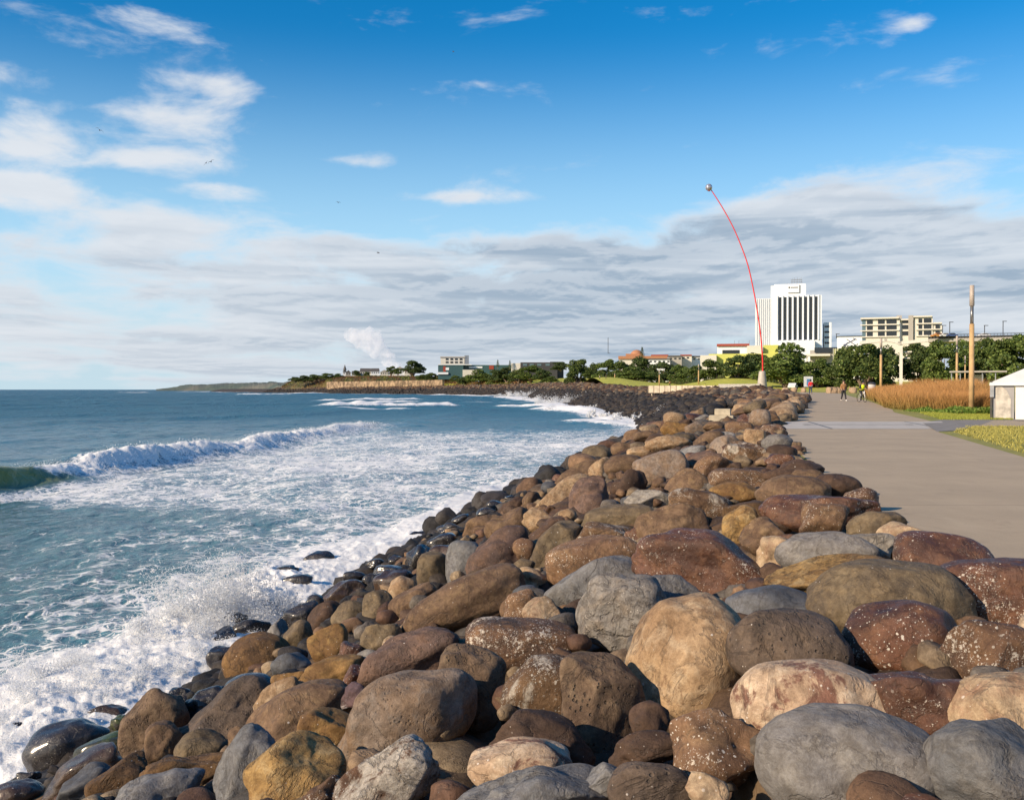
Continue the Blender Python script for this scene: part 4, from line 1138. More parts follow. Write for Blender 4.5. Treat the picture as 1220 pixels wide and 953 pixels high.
def tree_proto(k, seed, n=9000):
    """unit tree: height 1, width 1, dome of leaf clumps on several limbs"""
    rr = np.random.RandomState(seed); lobes = []
    for j in range([28, 20, 24, 18, 30, 21][k]):
        a = rr.uniform(0, 6.28); rad = .38*math.sqrt(rr.rand()); top = .80 - .42*(rad/.38)**2
        lobes.append((rad*math.cos(a), rad*math.sin(a), rr.uniform(.16, 1)*top+.05, rr.uniform(.12, .20)))
    lobes.append((0, 0, .62, .22))
    P0 = clump_pts(rr, lobes, n)
    P0[:, 2] *= 1.0/ P0[:, 2].max()
    rr2 = np.random.RandomState(seed+1); nn = len(P0)
    u = rr2.normal(size=(nn, 3)); u /= np.linalg.norm(u, axis=1)[:, None]; w_ = np.cross(u, rr2.normal(size=(nn, 3))); w_ /= np.linalg.norm(w_, axis=1)[:, None]
    s = .024*rr2.uniform(.6, 1.5, (nn, 1)); V = np.stack([P0-u*s, P0-w_*s*.7, P0+u*s, P0+w_*s*.7], 1).reshape(-1, 3)
    me = npmesh('crown', V, np.arange(nn*4).reshape(-1, 4), False)
    cols = np.array(GREENS[k % 3]); ci = cols[(rr2.rand(nn)*3).astype(int)]*rr2.uniform(.75, 1.3, (nn, 1)); 
    cl = 1+.35*vnoise(P0*7, 3)[:, None]; vattr(me, 'tint', np.repeat(ci*cl, 4, 0)); me.materials.append(LEAFM)
    mb = MB()
    for j in range(6):
        l = lobes[j*2]; mb.tube([(rr.uniform(-.03, .03), rr.uniform(-.03, .03), -.08), (l[0]*.35, l[1]*.35, .16), (l[0]*.8, l[1]*.8, .35), (l[0], l[1], max(.4, l[2]))], [.030, .024, .015, .006], 7)
    tr_ = mb.build('trunk', bark); tme = tr_.data; bpy.data.objects.remove(tr_)
    return me, tme
PROT = [tree_proto(k, 40+k*3) for k in range(6)]
TREES = [  # px, top, width, depth, variety, label
 (689.5,428,24,520,0,'round dark tree alone beyond the seaward grass mound'),
 (707,432,13,540,2,'small dark tree just inland of the round one behind the mound'),
 (724,428,24,500,1,'dense dome-shaped tree behind the grass mound'),
 (741,430,22,470,3,'upright dark tree where the inland tree belt begins'),
 (757,437,30,420,4,'low olive tree in front of the orange-domed building'),
 (762,424,26,460,2,'tall dark tree below the orange-domed building'),
 (788,431,28,430,5,'wide dark tree below the white low buildings'),
 (809,434,19,400,1,'brownish green tree behind the timber deck'),
 (829,435,21,380,0,'small rounded tree inland of the timber deck'),
 (851,428,25,330,3,'rounded tree below the yellow building'),
 (880,423,30,300,5,'thick bushy tree seaward of the red wand cone'),
 (898,420,30,310,2,'taller bushy tree behind the red wand cone'),
 (940,408,54,262,4,'big wide tree below the white hotel tower'),
 (976,427,30,250,1,'round dark tree under the white box building'),
 (1006,413,32,215,3,'spreading tree in front of the pale green building'),
 (1030,409,46,205,0,'large spreading tree left of the concrete canopy column'),
 (1055,411,30,222,2,'dark tree just seaward of the canopy column'),
 (1094,407,34,225,5,'dark tree inland of the canopy column'),
 (1122,405,38,215,1,'dark tree behind the shorter timber lamp post'),
 (1150,404,32,225,4,'dark tree directly behind the tall timber lamp post'),
 (1174,402,36,220,0,'dark tree over the low flat-roofed shelter'),
 (1212,398,50,170,1,'bright green tree rising behind the white marquee'),
 (1262,392,60,170,5,'green tree beyond the white marquee roof'),
 (1108,415,26,235,2,'shaded tree filling the gap inland of the canopy')]
def place_tree(px, top, width, d, var, label, base=None, cat='tree', group='trees along the coastal park', name='tree'):
    x = P3(px, 460, d).x; zt = P3(px, top, d).z; zb = float(zg(np.array([x]), np.array([float(d)]))[0]) - .3 if base is None else P3(px, base, d).z
    H = zt-zb; W_ = width*1.55*d/F
    cm, tm = PROT[var]
    e = empty(name, (x, d, zb), (px*7.3) % 6.28); tag(e, label, cat, group)
    for nm, me, mt in (('crown', cm, None), ('trunk', tm, None)):
        o = obj(nm, me, None, e); o.scale = (W_*.98, W_*.98, H)
    return e
for a in TREES: place_tree(*a)
# shrubs and trees on the headland, small in the picture
HT = [(352,449,12,1300,0,455),(362,447,14,1280,2,455),(376,446,15,1250,3,454),(390,444.5,15,1230,1,452),(402,445,13,1210,4,452),(424,441,8,1100,2,449),(437,443,6,1090,0,449),(466,436,8,1060,3,447),(474,438,7,1060,1,447),
      (491,429,20,1050,2,447),(515,444,14,1040,5,455),(503,446,12,1030,0,456),(531,446,14,1000,3,458),(543,447,10,1000,1,456),(573,440,24,900,4,457),(590,440,12,880,5,455),(604,437,22,860,2,455),(618,440,18,830,0,456),(632,435,24,800,1,455),(646,440,16,770,5,454),
      (668,431,16,760,2,442),(596,448,20,850,3,457),(655,448,16,700,4,456),(556,448,16,950,2,458)]
LK = ['low bushy tree', 'dark rounded shrub', 'wind-shaped dark tree', 'small scrubby tree', 'olive-green bush', 'green bush']
RF = [(345,'the dark slope before the turreted house'),(410,'the turreted white house'),(480,'the gabled white house'),(524,'the pale sea wall end'),(560,'the teal warehouse'),(600,'the red patch of the teal warehouse'),(645,'the black flat-roofed buildings'),(670,'the car park')]
for (px, tp, wd, d, vr, bs) in HT:
    d = float(np.interp(px, [352,400,410,500,503,540,560,620,670,690], [1700,1660,1700,1640,1380,1290,1150,960,850,700]))
    r_ = min(RF, key=lambda q: abs(q[0]-px)); sd = 'seaward of' if px < r_[0] else 'inland of'
    if abs(px-r_[0]) < 7: sd = 'in front of'
    lb = f"{LK[vr]} {sd} {r_[1]}"
    sib = sum(1 for o_ in bpy.data.objects if str(o_.get('label', '')).startswith(lb))
    if sib: lb += [', further off', ', furthest off', ', last'][sib-1]
    if px == 491: lb = 'tall wind-swept pine standing over the gabled white house'
    place_tree(px, tp, wd, d, vr, lb, bs, group='trees and bushes on the headland')

# ------------------------------------------------------------------ headlands
def profile_land(name, pts, depth0, thick, bot, mat, seed=1, rough=.3, kind='structure', step=.6, bulge=.5):
    """land mass with a skyline: rows climb from the shore to the skyline, then run inland"""
    pxs = np.arange(pts[0][0], pts[-1][0]+.01, step)
    tops = np.interp(pxs, [q[0] for q in pts], [q[1] for q in pts]); ds = np.interp(pxs, [q[0] for q in pts], [q[2] for q in pts])
    V = []; prof = [(0, 0), (.08, .45), (.2, .75), (.45, .95), (.7, 1.0), (1, .9)]
    for i_, px in enumerate(pxs):
        d = ds[i_]; zt = P3(px, tops[i_], d+thick*.6).z; zb = bot
        for (a, b) in prof:
            dd = d + a*thick; x = P3(px, 460, dd).x
            V.append((x, dd, zb+(zt-zb)*b))
    V = np.array(V); nz = fbm(V*np.array([.012, .012, .02]), seed, 4)
    k = np.tile([0, 1, 1, 1, 1, .5], len(pxs)); V[:, 2] += nz*rough*k
    nr, nc = len(pxs), len(prof); idx = np.arange(nr*nc).reshape(nr, nc)
    o = obj(name, npmesh(name, V, np.stack([idx[:-1, :-1], idx[1:, :-1], idx[1:, 1:], idx[:-1, 1:]], -1).reshape(-1, 4)), mat)
    if kind: tag(o, kind=kind)
    return o
def veg(name, a, b, c, sc):
    m, t, p = mat_new(name); geo = t.new('ShaderNodeNewGeometry').outputs['Position']
    n1_ = t.noise(geo, sc, 6, .7); n2_ = t.noise(geo, sc*.25, 4, .6)
    col = t.mix(t.rng(n1_, .38, .6), a, b); col = t.mix(t.rng(n2_, .45, .65), col, c)
    t.l.new(col, p.inputs['Base Color']); p.inputs['Roughness'].default_value = .95; t.l.new(t.bump(n1_, 1.0, 2.0), p.inputs['Normal']); return m
profile_land('headland', [(186,463.4,4200),(205,461,4200),(230,458,4100),(262,456.5,4000),(300,456,3800),(330,455.5,3500),(352,455,3300),(420,456,3300)], 0, 900, SEA-1, veg('far_bush', (0.06,0.085,0.075,1), (0.09,0.115,0.09,1), (0.13,0.13,0.11,1), .012), 2, 8)
profile_land('hills', [(334,461.5,1790),(345,455,1760),(352,451.5,1730),(365,450,1680),(388,449,1620),(389,448.5,1590),(400,448,1560),(440,447.6,1470),(500,448,1330),(527,449,1270),(545,454,1200),(590,456,1010),(626,457,915)], 0, 350, SEA-1, veg('scrub_bank', (0.10,0.07,0.035,1), (0.055,0.065,0.025,1), (0.16,0.12,0.04,1), .08), 5, 2.0)
n = 16000; rs_ = np.random.RandomState(31); pxv = rs_.uniform(336, 628, n)
dsv = np.interp(pxv, [334,345,365,388,389,440,500,527,545,590,626], [1790,1760,1680,1620,1590,1470,1330,1270,1200,1010,915]); tpv = np.interp(pxv, [334,345,352,365,388,440,500,524,545,590,626], [461.5,455,451.5,450,448.8,447.8,448.3,449.5,452,453,455])
fr = rs_.rand(n); dd_ = dsv + 350*(.02+.4*fr); zt2 = CAMZ + (464-tpv)*(dsv+210)/F; zz2 = 3 + (zt2-3)*np.interp(fr*.4+.02, [0,.08,.2,.45], [0,.45,.75,.95]) + rs_.rand(n)*1.6
cn = vnoise(np.stack([pxv*.12, fr*3, 0*fr], -1), 4)
pt = np.stack([(pxv-610)/F*dd_, dd_, zz2], -1)
leaves('scrub', pt[cn > 0], 1.0, [(0.16,0.075,0.035), (0.20,0.11,0.04), (0.12,0.07,0.04)], 'rust-brown scrub on the slope above the sea wall', 3)
leaves('shrubs', pt[cn <= 0], 1.0, [(0.06,0.085,0.025), (0.10,0.12,0.03), (0.25,0.22,0.05)], 'green and yellow scrub on the slope above the sea wall', 4)
n = 9000; pxv = rs_.uniform(672, 1010, n); dd_ = np.interp(pxv, [672, 720, 800, 860, 1010], [540, 500, 400, 315, 245])+rs_.uniform(-6, 6, n); xx_ = (pxv-610)/F*dd_
hg = 2.2*(.5+.5*vnoise(np.stack([pxv*.15, 0*pxv, 0*pxv], -1), 6))
leaves('undergrowth', np.stack([xx_, dd_, zg(xx_, dd_)+rs_.rand(n)*hg], -1), .42, [(0.06,0.09,0.025), (0.09,0.12,0.03), (0.12,0.10,0.05)], 'dark leafy undergrowth beneath the row of park trees', 5)
# sea wall under the headland
swm = simple('weathered_concrete', (0.27,0.195,0.125), .9, var=.45, scale=.15)
def wall_seg(pts, name, mat, label, zt, zb, th=1.0, parent=None):
    mb = MB()
    for (a, b) in zip(pts[:-1], pts[1:]):
        (ax, ay), (bx, by) = a, b
        L_ = math.hypot(bx-ax, by-ay); nx, ny = -(by-ay)/L_*th, (bx-ax)/L_*th
        mb.prism([(ax, ay), (bx, by), (bx+nx, by+ny), (ax+nx, ay+ny)], zb, zt)
    o = mb.build(name, mat, parent)
    if label: tag(o, label, 'wall')
    return o
dsw = lambda px: float(np.interp(px, [389, 527], [1565, 1245]))
pts = [(P3(px, 460, dsw(px)).x, dsw(px)) for px in (389, 425, 460, 495, 527)]
zt = P3(450, 454, 1420).z
wl = wall_seg(pts, 'sea_wall', swm, 'long tan concrete sea wall below the headland houses', zt, 1, 3)
mb = MB()
for px in np.arange(391, 527, 9.1):
    d = dsw(px)-.6; x = P3(px, 460, d).x; mb.box(x-.35, x+.35, d-.5, d+.3, 1, zt-.4)
mb.build('buttress', simple('buttress_concrete', (0.26,0.18,0.12), .9), wl)

# ------------------------------------------------------------------ buildings
def M(name, c, r=.6, **k): return simple(name, c, r, **k)
WHITE = M('white_render', (0.72,0.76,0.80), .6, var=.05); CREAM = M('cream_render', (0.60,0.58,0.52), .7, var=.07); GLASS = M('dark_glass', (0.022,0.026,0.03), .12, var=.1, spec=.6)
DARK = M('dark_cladding', (0.05,0.05,0.055), .5); REDR = M('red_roof', (0.30,0.055,0.035), .6); TERRA = M('terracotta', (0.40,0.19,0.10), .7); YEL = M('lime_yellow', (0.52,0.53,0.13), .6, var=.05)
TEAL = M('teal_cladding', (0.045,0.10,0.11), .5); GREYC = M('grey_concrete', (0.36,0.34,0.31), .8); BLACKR = M('dark_roof', (0.09,0.085,0.085), .7); PGREEN = M('pale_green_panel', (0.38,0.40,0.20), .6, var=.1)
STEEL = M('galvanised_steel', (0.40,0.40,0.40), .4, metal=.8); BLUEG = M('blue_glass', (0.10,0.16,0.19), .15, spec=.6)
def bx(px0, px1, py0, py1, d, dep, off=0.0):
    """box that spans these photograph bounds at depth d; dep metres deep"""
    a = P3(px0, py0, d); b = P3(px1, py1, d)
    return (a.x, b.x, d+off, d+off+dep, b.z, a.z)
def base_z(px, d): return float(zg(np.array([P3(px, 460, d).x]), np.array([float(d)]))[0]) - .5
class Bld:
    def __init__(s, name, label, px, d, cat='building', group=None):
        s.d = d; s.e = empty(name, (0, 0, 0)); s.x = P3(px, 460, d).x; s.z = base_z(px, d); s.e.location = (s.x, d, s.z); s.e.rotation_euler = (0, 0, -math.atan2(s.x, d)); tag(s.e, label, cat, group)
    def part(s, name, mat, boxes, parent=None, bevel=0):
        mb = MB()
        for b in boxes:
            x0, x1, y0, y1, z0, z1 = b
            if z0 is None: z0 = s.z
            mb.box(x0-s.x, x1-s.x, y0-s.d, y1-s.d, z0-s.z, z1-s.z)
        return mb.build(name, mat, parent or s.e, bevel=bevel)
def gnd(b): b = list(b); b[4] = None; return b

# white hotel tower
D = 480
h = Bld('hotel_tower', 'tall white hotel tower with eight dark vertical window strips', 940, D)
wl_ = h.part('wall', WHITE, [gnd(bx(924, 977, 352.5, 460, D, 22))])
ribm = M('white_ribbed', (0.62,0.66,0.70), .7)
wing = h.part('side_wing', ribm, [gnd(bx(900.5, 919.2, 355, 460, D+.6, 20))])
h.part('rib', ribm, [gnd(bx(x_, x_+.8, 355.5, 460, D+.3, .3)) for x_ in np.arange(902, 918.5, 2.3)], wing)
core = h.part('core', WHITE, [gnd(bx(918.8, 958.8, 340, 460, D+.3, 18)), bx(921, 957, 338.6, 341, D+3, 14)])
h.part('podium', WHITE, [gnd(bx(924, 972, 406, 460, D-4, 5))])
for i_ in range(8):
    x0 = 840+(525+35*i_)/5.955; x1 = x0+3.5
    wn = h.part('window_strip', GLASS, [bx(x0, x1, 354, 405.2, D-.12, .3)])
    h.part('mullion', DARK, [bx(x0, x1, yq, yq+.35, D-.22, .12) for yq in np.arange(359, 405, 4.6)], wn)
h.part('pilaster', WHITE, [bx(840+(547+35*i_)/5.955, 840+(558+35*i_)/5.955, 352, 405.5, D-.55, .6) for i_ in range(8)] + [bx(925.6, 927.4, 352, 405.5, D-.55, .6)])
sg = h.part('sign_panel', WHITE, [bx(939, 952, 339.3, 348.8, D-.1, .4)])
h.part('sign_edge', GREYC, [bx(939, 952, 348.6, 349.0, D-.3, .7), bx(951.8, 952.2, 339.3, 348.8, D-.3, .7)], sg)
h.part('sign_marks', DARK, [bx(939.6, 941.2, 341.8, 343.6, D-.2, .3)] + [bx(a, a+.7, 342.2, 343.3, D-.2, .3) for a in np.arange(942.3, 950.5, 1.05)], sg)
h.part('roof_aerial', STEEL, [bx(a, a+.35, yt, 340, D+6, .3) for a, yt in [(932,337.5),(934.5,337.2),(938.5,334),(940,332),(942,331.2),(944,333),(945.5,330.8),(947.5,332),(949.5,331),(950.5,333.5)]] + [bx(938, 951, 333.5, 334.2, D+6, .3), bx(938, 951, 336, 336.6, D+6, .3)])
h.part('annex', WHITE, [gnd(bx(977, 985.2, 385, 460, D+4, 16))]); h.part('annex', WHITE, [gnd(bx(896.2, 901.2, 398, 460, D+8, 14))])
for yq in (388.8, 395.2, 401.6, 408): h.part('annex_window', GLASS, [bx(977.8, 983, yq, yq+2.2, D+3.9, .2)])
for yq in (401.3, 407.3): h.part('annex_window', GLASS, [bx(897, 900.6, yq, yq+1.9, D+7.9, .2)])

# yellow and white low building left of the tower
D = 430
b = Bld('yellow_building', 'low building with lime-yellow walls and a pale end below the hotel', 880, D)
b.part('wall', YEL, [gnd(bx(845, 926, 421.5, 460, D, 20)), gnd(bx(905, 922, 411.5, 460, D+6, 10))])
b.part('end_wall', CREAM, [gnd(bx(837, 856, 423, 460, D-3, 20))]); b.part('end_wall', CREAM, [gnd(bx(888, 904.8, 412, 430, D+3, 10))])
D = 445
b = Bld('red_roofed_building', 'white building with a long dark red roof band beside the wand', 874, D)
b.part('wall', WHITE, [gnd(bx(855, 893, 412.5, 460, D, 18))]); b.part('roof', REDR, [bx(855, 893, 409.6, 412.3, D-1, 20)])
b.part('window', GLASS, [bx(861, 881, 417, 421.5, D-.2, .3)]); b.part('roof_aerial', STEEL, [bx(a, a+.4, 405.5, 409.8, D+5, .4) for a in (872, 877, 889)])
# podium and pale green building
D = 380
b = Bld('podium_building', 'grey terrace building with dark glazing at the foot of the hotel', 985, D)
b.part('wall', GREYC, [gnd(bx(966, 1000, 417, 460, D, 14))]); b.part('window', GLASS, [bx(972, 998, 414, 420, D-1, .6)]); b.part('canopy', CREAM, [bx(966, 994, 421.5, 424, D-5, 6)])
b.part('column', CREAM, [gnd(bx(966, 967.8, 424, 460, D-4.5, .8))])
D = 330
b = Bld('panelled_building', 'pale green panelled building half hidden by spreading trees', 1004, D)
b.part('wall', PGREEN, [gnd(bx(993, 1016, 415.5, 460, D, 14))]); b.part('panel_fin', CREAM, [bx(a, a+.35, 415, 448, D-.3, .4) for a in np.arange(993.5, 1016, 2.6)])
D = 420
b = Bld('white_box_building', 'plain white box building with blue line art on its wall', 1012, D)
b.part('wall', WHITE, [gnd(bx(998, 1027, 401, 460, D, 16))]); b.part('parapet', DARK, [bx(997.6, 1027.4, 400.2, 401, D-.3, 16.5)])
mb = MB()
for (x0, y0, x1, y1) in [(1005,411.5,1019,404),(1006,410,1012,412.5),(1009,404,1019,411.5),(1016,403,1020,404.5),(1005.5,413,1010,408)]:
    A_, B_ = P3(x0, y0, D-.15), P3(x1, y1, D-.15); o_ = Vector((b.x, b.d, b.z)); mb.tube([A_-o_, B_-o_], .16, 5)
mb.build('wall_drawing', M('drawing_blue', (0.10,0.12,0.22)), b.e)

# terraced apartment block
D = 400
b = Bld('apartment_block', 'cream apartment block with dark windows and stepped balconies', 1075, D)
b.part('wall', CREAM, [gnd(bx(1034, 1072, 379, 460, D, 14)), gnd(bx(1088, 1108, 378, 460, D, 14)), gnd(bx(1106, 1117.5, 385, 460, D+.5, 13)), gnd(bx(1071, 1089, 381.5, 460, D+1.5, 12))])
b.part('stair_tower', GREYC, [gnd(bx(1083, 1088, 376, 460, D-1, 4)), bx(1064, 1070, 375.8, 380, D+4, 4)])
b.part('roof', CREAM, [bx(1029.5, 1072.6, 377.4, 379.2, D-1.3, 16), bx(1087.6, 1109, 376.8, 378.4, D-1, 15.5), bx(1070, 1089, 380, 381.7, D, 14)])
rb = b.part('corner_glazing', BLUEG, [gnd(bx(1030, 1034.2, 379, 404, D, 10)), ])
for fy in (380.3, 387.3, 394.8):
    b.part('balcony_slab', CREAM, [bx(1028.5, 1072.4, fy+5.4, fy+6.6, D-.7, .8)])
    b.part('balcony_slab', CREAM, [bx(1091, 1118.5, fy+5.2, fy+6.4, D-.7, .8)])
    for (x0, x1) in ((1035.5,1042),(1048,1055.5),(1057.5,1068.8),(1073.5,1080)): b.part('window', GLASS, [bx(x0, x1, fy, fy+4.9, D-.18 if x0 < 1070 else D+1.3, .25)])
    for (x0, x1) in ((1093,1097),(1098.8,1107)) + (((1111.5,1115.5),) if fy > 384 else ()): b.part('window', GLASS, [bx(x0, x1, fy, fy+4.8, D-.18, .25 if x0 < 1108 else .8)])
# raised car deck behind the trees
D = 330
b = Bld('car_deck', 'raised car park deck with a dark railing above the trees', 1190, D)
b.part('deck_slab', GREYC, [bx(1112, 1330, 402, 406, D, 18)]); b.part('deck_column', GREYC, [gnd(bx(a, a+2, 405, 460, D+2, 1)) for a in (1120, 1160, 1200, 1240, 1290)])
rl = b.part('railing', DARK, [bx(1112, 1330, 397, 397.6, D-.1, .15), bx(1112, 1330, 399.6, 400.1, D-.1, .15)] + [bx(a, a+.4, 397, 402, D-.1, .15) for a in np.arange(1113, 1330, 3.6)])
b.part('infill_wall', DARK, [bx(1112, 1330, 399.8, 402.2, D+.2, .3)])
PAINTS = {n: M('paint_'+n, c, .3, var=.03, spec=.6) for n, c in dict(white=(0.7,0.7,0.7), silver=(0.4,0.41,0.42), blue=(0.06,0.10,0.25), red=(0.35,0.03,0.03), grey=(0.12,0.13,0.14), orange=(0.55,0.25,0.06)).items()}
RUB = M('tyre_rubber', (0.02,0.02,0.02), .8)
def car(x, y, z, rz, col, label, group):
    e = empty('parked_car', (x, y, z), rz); tag(e, label, 'car', group)
    pr = [(-2.1,.35),(-2.15,.75),(-1.75,.95),(-1.2,1.0),(-.55,1.45),(.75,1.48),(1.55,1.02),(2.1,.92),(2.15,.35)]
    mb = MB(); n = len(pr)
    mb.add([(a, -.85, c) for a, c in pr]+[(a, .85, c) for a, c in pr], [tuple(range(n)), tuple(reversed(range(n, 2*n)))]+[(i, (i+1) % n, n+(i+1) % n, n+i) for i in range(n)])
    mb.build('body', PAINTS[col], e, bevel=.05)
    mb = MB(); gp = [(-1.05,1.02),(-.52,1.38),(.70,1.40),(1.35,1.04)]
    mb.add([(a, -.862, c) for a, c in gp]+[(a, .862, c) for a, c in gp], [(0,1,2,3),(7,6,5,4)]+[(i, (i+1) % 4, 4+(i+1) % 4, 4+i) for i in range(4)]); mb.build('glass', GLASS, e)
    for sx in (-1.3, 1.3):
        for sy in (-.82, .82): MB().tube([(sx, sy-.1, .32), (sx, sy+.1, .32)], .32, 12).build('wheel', RUB, e)
cl = ['white','silver','blue','grey','white','silver','grey','white','blue']
pos = ['at the seaward end of the far car park','second from the seaward end of the far car park','third from the seaward end of the far car park','in the middle of the far car park','just inland of the middle of the far car park','towards the grass mound in the far car park','nearest the grass mound in the far car park','at the back of the far car park, seaward half','at the back of the far car park, inland half']
rs = np.random.RandomState(4)
for px, c, lb in ((1125,'white','white car parked on the raised deck by the apartments'),(1133,'blue','blue car parked on the raised deck'),(1117,'orange','orange van-like car at the deck end beside the apartments'),(1172,'white','white car alone on the deck behind the tall lamp post')):
    q = P3(px, 402, 336); car(q.x, 336, q.z, 0.1, c, lb, 'cars on the raised deck')
rs = np.random.RandomState(4)
zq = lambda x, d: float(zg(np.array([x]), np.array([float(d)]))[0])
VV_ = []
for d in np.arange(770, 851, 10.0):
    for px in (640, 650, 660, 670, 680, 690): x = P3(px, 460, d).x; VV_.append((x, d, zq(x, d)+.05))
ix = np.arange(54).reshape(9, 6)
o = obj('car_park', npmesh('car_park', VV_, np.stack([ix[:-1,:-1], ix[:-1,1:], ix[1:,1:], ix[1:,:-1]], -1).reshape(-1, 4)), M('asphalt', (0.06,0.06,0.06), .9)); tag(o, kind='structure')
for i_, c in enumerate(cl):
    px = 650+i_*4.8 if i_ < 7 else 655+(i_-7)*14; d = 795 if i_ < 7 else 825
    x = P3(px, 448, d).x; car(x, d, zq(x, d)+.06, 1.45+rs.uniform(-.1, .1), c, f'{c} car {pos[i_]}', 'cars in the far car park')
# canopy frame by the spreading trees
D = 190
b = Bld('concrete_canopy', 'pale concrete canopy beams on a tall column between the trees', 1073, D)
mb = MB(); o_ = Vector((b.x, b.d, b.z))
def beam(mb, x0, y0, x1, y1, th, dep, D):
    A_, B_ = P3(x0, y0, D)-o_, P3(x1, y1, D)-o_
    mb.add([(A_.x, 0, A_.z-th), (B_.x, 0, B_.z-th), (B_.x, dep, B_.z-th), (A_.x, dep, A_.z-th), (A_.x, 0, A_.z+th), (B_.x, 0, B_.z+th), (B_.x, dep, B_.z+th), (A_.x, dep, A_.z+th)], [(0,3,2,1),(4,5,6,7),(0,1,5,4),(1,2,6,5),(2,3,7,6),(3,0,4,7)])
beam(mb, 1027, 407.5, 1058, 404.6, .3, 1.4, D); beam(mb, 1055, 404.3, 1074, 408.6, .25, 1.4, D); beam(mb, 1070, 409, 1103, 405.8, .3, 1.4, D)
mb.build('beam', CREAM, b.e)
b.part('column', CREAM, [gnd(bx(1071.3, 1074.6, 409, 460, D+.2, .8))]); b.part('stair_landing', CREAM, [bx(1066, 1082, 418.5, 420, D+1.4, 1), bx(1074, 1080, 426, 427.4, D+1.4, 1)])
# low shelter
D = 120
b = Bld('park_shelter', 'low flat-roofed park shelter with steel posts behind the tall grass', 1165, D)
b.part('roof', GREYC, [bx(1134, 1196, 441.8, 443.6, D, 4)]); b.part('wall', CREAM, [gnd(bx(1143, 1160, 446.5, 458, D+2.5, .3))])
for a in (1134.5, 1144, 1168, 1182): b.part('post', STEEL, [gnd(bx(a, a+1.0, 443.6, 460, D+.3, .15))])

# orange-domed building and its neighbours
D = 560
b = Bld('domed_building', 'orange-roofed building with a rounded dome above the trees', 756, D)
b.part('wall', CREAM, [gnd(bx(738, 795, 427.5, 460, D, 25))]); b.part('roof', TERRA, [bx(737, 795, 424.2, 427.6, D-1, 27), bx(745, 766, 421.5, 424.5, D+2, 18)])
c_ = P3(756, 424.2, D+10)-Vector((b.x, b.d, b.z)); MB().sphere(c_, 3.8, 18, 10, (1, 1, .95)).build('dome', TERRA, b.e, smooth=True)
b.part('dark_roof', REDR, [bx(775, 795, 422.7, 424.6, D+3, 15)])
for i_, (x0, x1, y0, mt, lb) in enumerate([(772,798,427,WHITE,'white gabled hall just inland of the orange-domed building'),(796,812,423.5,GREYC,'grey flat-roofed block inland of the white gabled hall'),(811,824,422.5,CREAM,'cream block with rooftop plant above the tree belt'),(824,838,424,WHITE,'small white house beside the yellow building')]):
    D = 520+8*i_
    b = Bld('low_building', lb, (x0+x1)/2, D, group='low buildings above the tree belt'); b.part('wall', mt, [gnd(bx(x0, x1, y0+1.4, 460, D, 14))])
    b.part('roof', BLACKR if i_ != 2 else REDR, [bx(x0-.3, x1+.3, y0, y0+1.4, D-.5, 15)])
    for a in np.arange(x0+2, x1-3, 5.2): b.part('window', GLASS, [bx(a, a+2.6, y0+2.8, y0+4.6, D-.15, .3)])
# teal warehouse, flats and black buildings on the headland
D = 1290
b = Bld('teal_warehouse', 'long teal warehouse with red and white panels above the sea wall', 555, D)
b.e.location.z = b.z = P3(555, 452, D).z
b.part('wall', TEAL, [gnd(bx(522, 552, 434.8, 452, D, 30)), gnd(bx(552, 620, 434.8, 452, D+8, 30))]); b.part('roof', WHITE, [bx(522, 562, 434, 434.9, D-1, 40)])
b.part('red_panel', REDR, [bx(528, 531, 436.5, 443, D-.4, .5), bx(583, 588.5, 435.5, 440, D+7.4, .5)]); b.part('white_panel', WHITE, [bx(531, 535, 438, 441, D-.4, .5), bx(521.5, 534, 443.5, 446, D-2, 1.5), bx(559, 575, 436.6, 438.6, D+7.4, .6)])
b.part('low_wall', CREAM, [gnd(bx(551, 569, 440.5, 452, D-4, 6))])
D = 1340
b = Bld('flats', 'three-storey pale flats rising behind the teal warehouse', 542, D); b.e.location.z = b.z = P3(542, 450, D).z
b.part('wall', CREAM, [gnd(bx(525, 554, 426, 452, D, 20))]); b.part('roof', GREYC, [bx(524.5, 554.5, 424.8, 426.2, D-1, 22)]); b.part('tower', STEEL, [gnd(bx(553.4, 558.6, 423.4, 452, D, 10))])
for fy in (427, 430.6): b.part('window_band', GLASS, [bx(a, a+3.2, fy, fy+2, D-.4, .5) for a in (531, 536.5, 542, 547.5)])
D = 1000
b = Bld('black_buildings', 'black flat-roofed building with a cream end near the far car park', 645, D); b.e.location.z = b.z = P3(645, 452, D).z
b.part('wall', DARK, [gnd(bx(620, 664, 431.7, 452, D, 20)), gnd(bx(655, 671, 431, 450, D+12, 12))]); b.part('end_wall', CREAM, [gnd(bx(609, 620, 432.7, 450, D+2, 14))])
b.part('window', BLUEG, [bx(a, a+5, 433.4, 435.8, D-.3, .5) for a in (623, 631, 640, 650)])
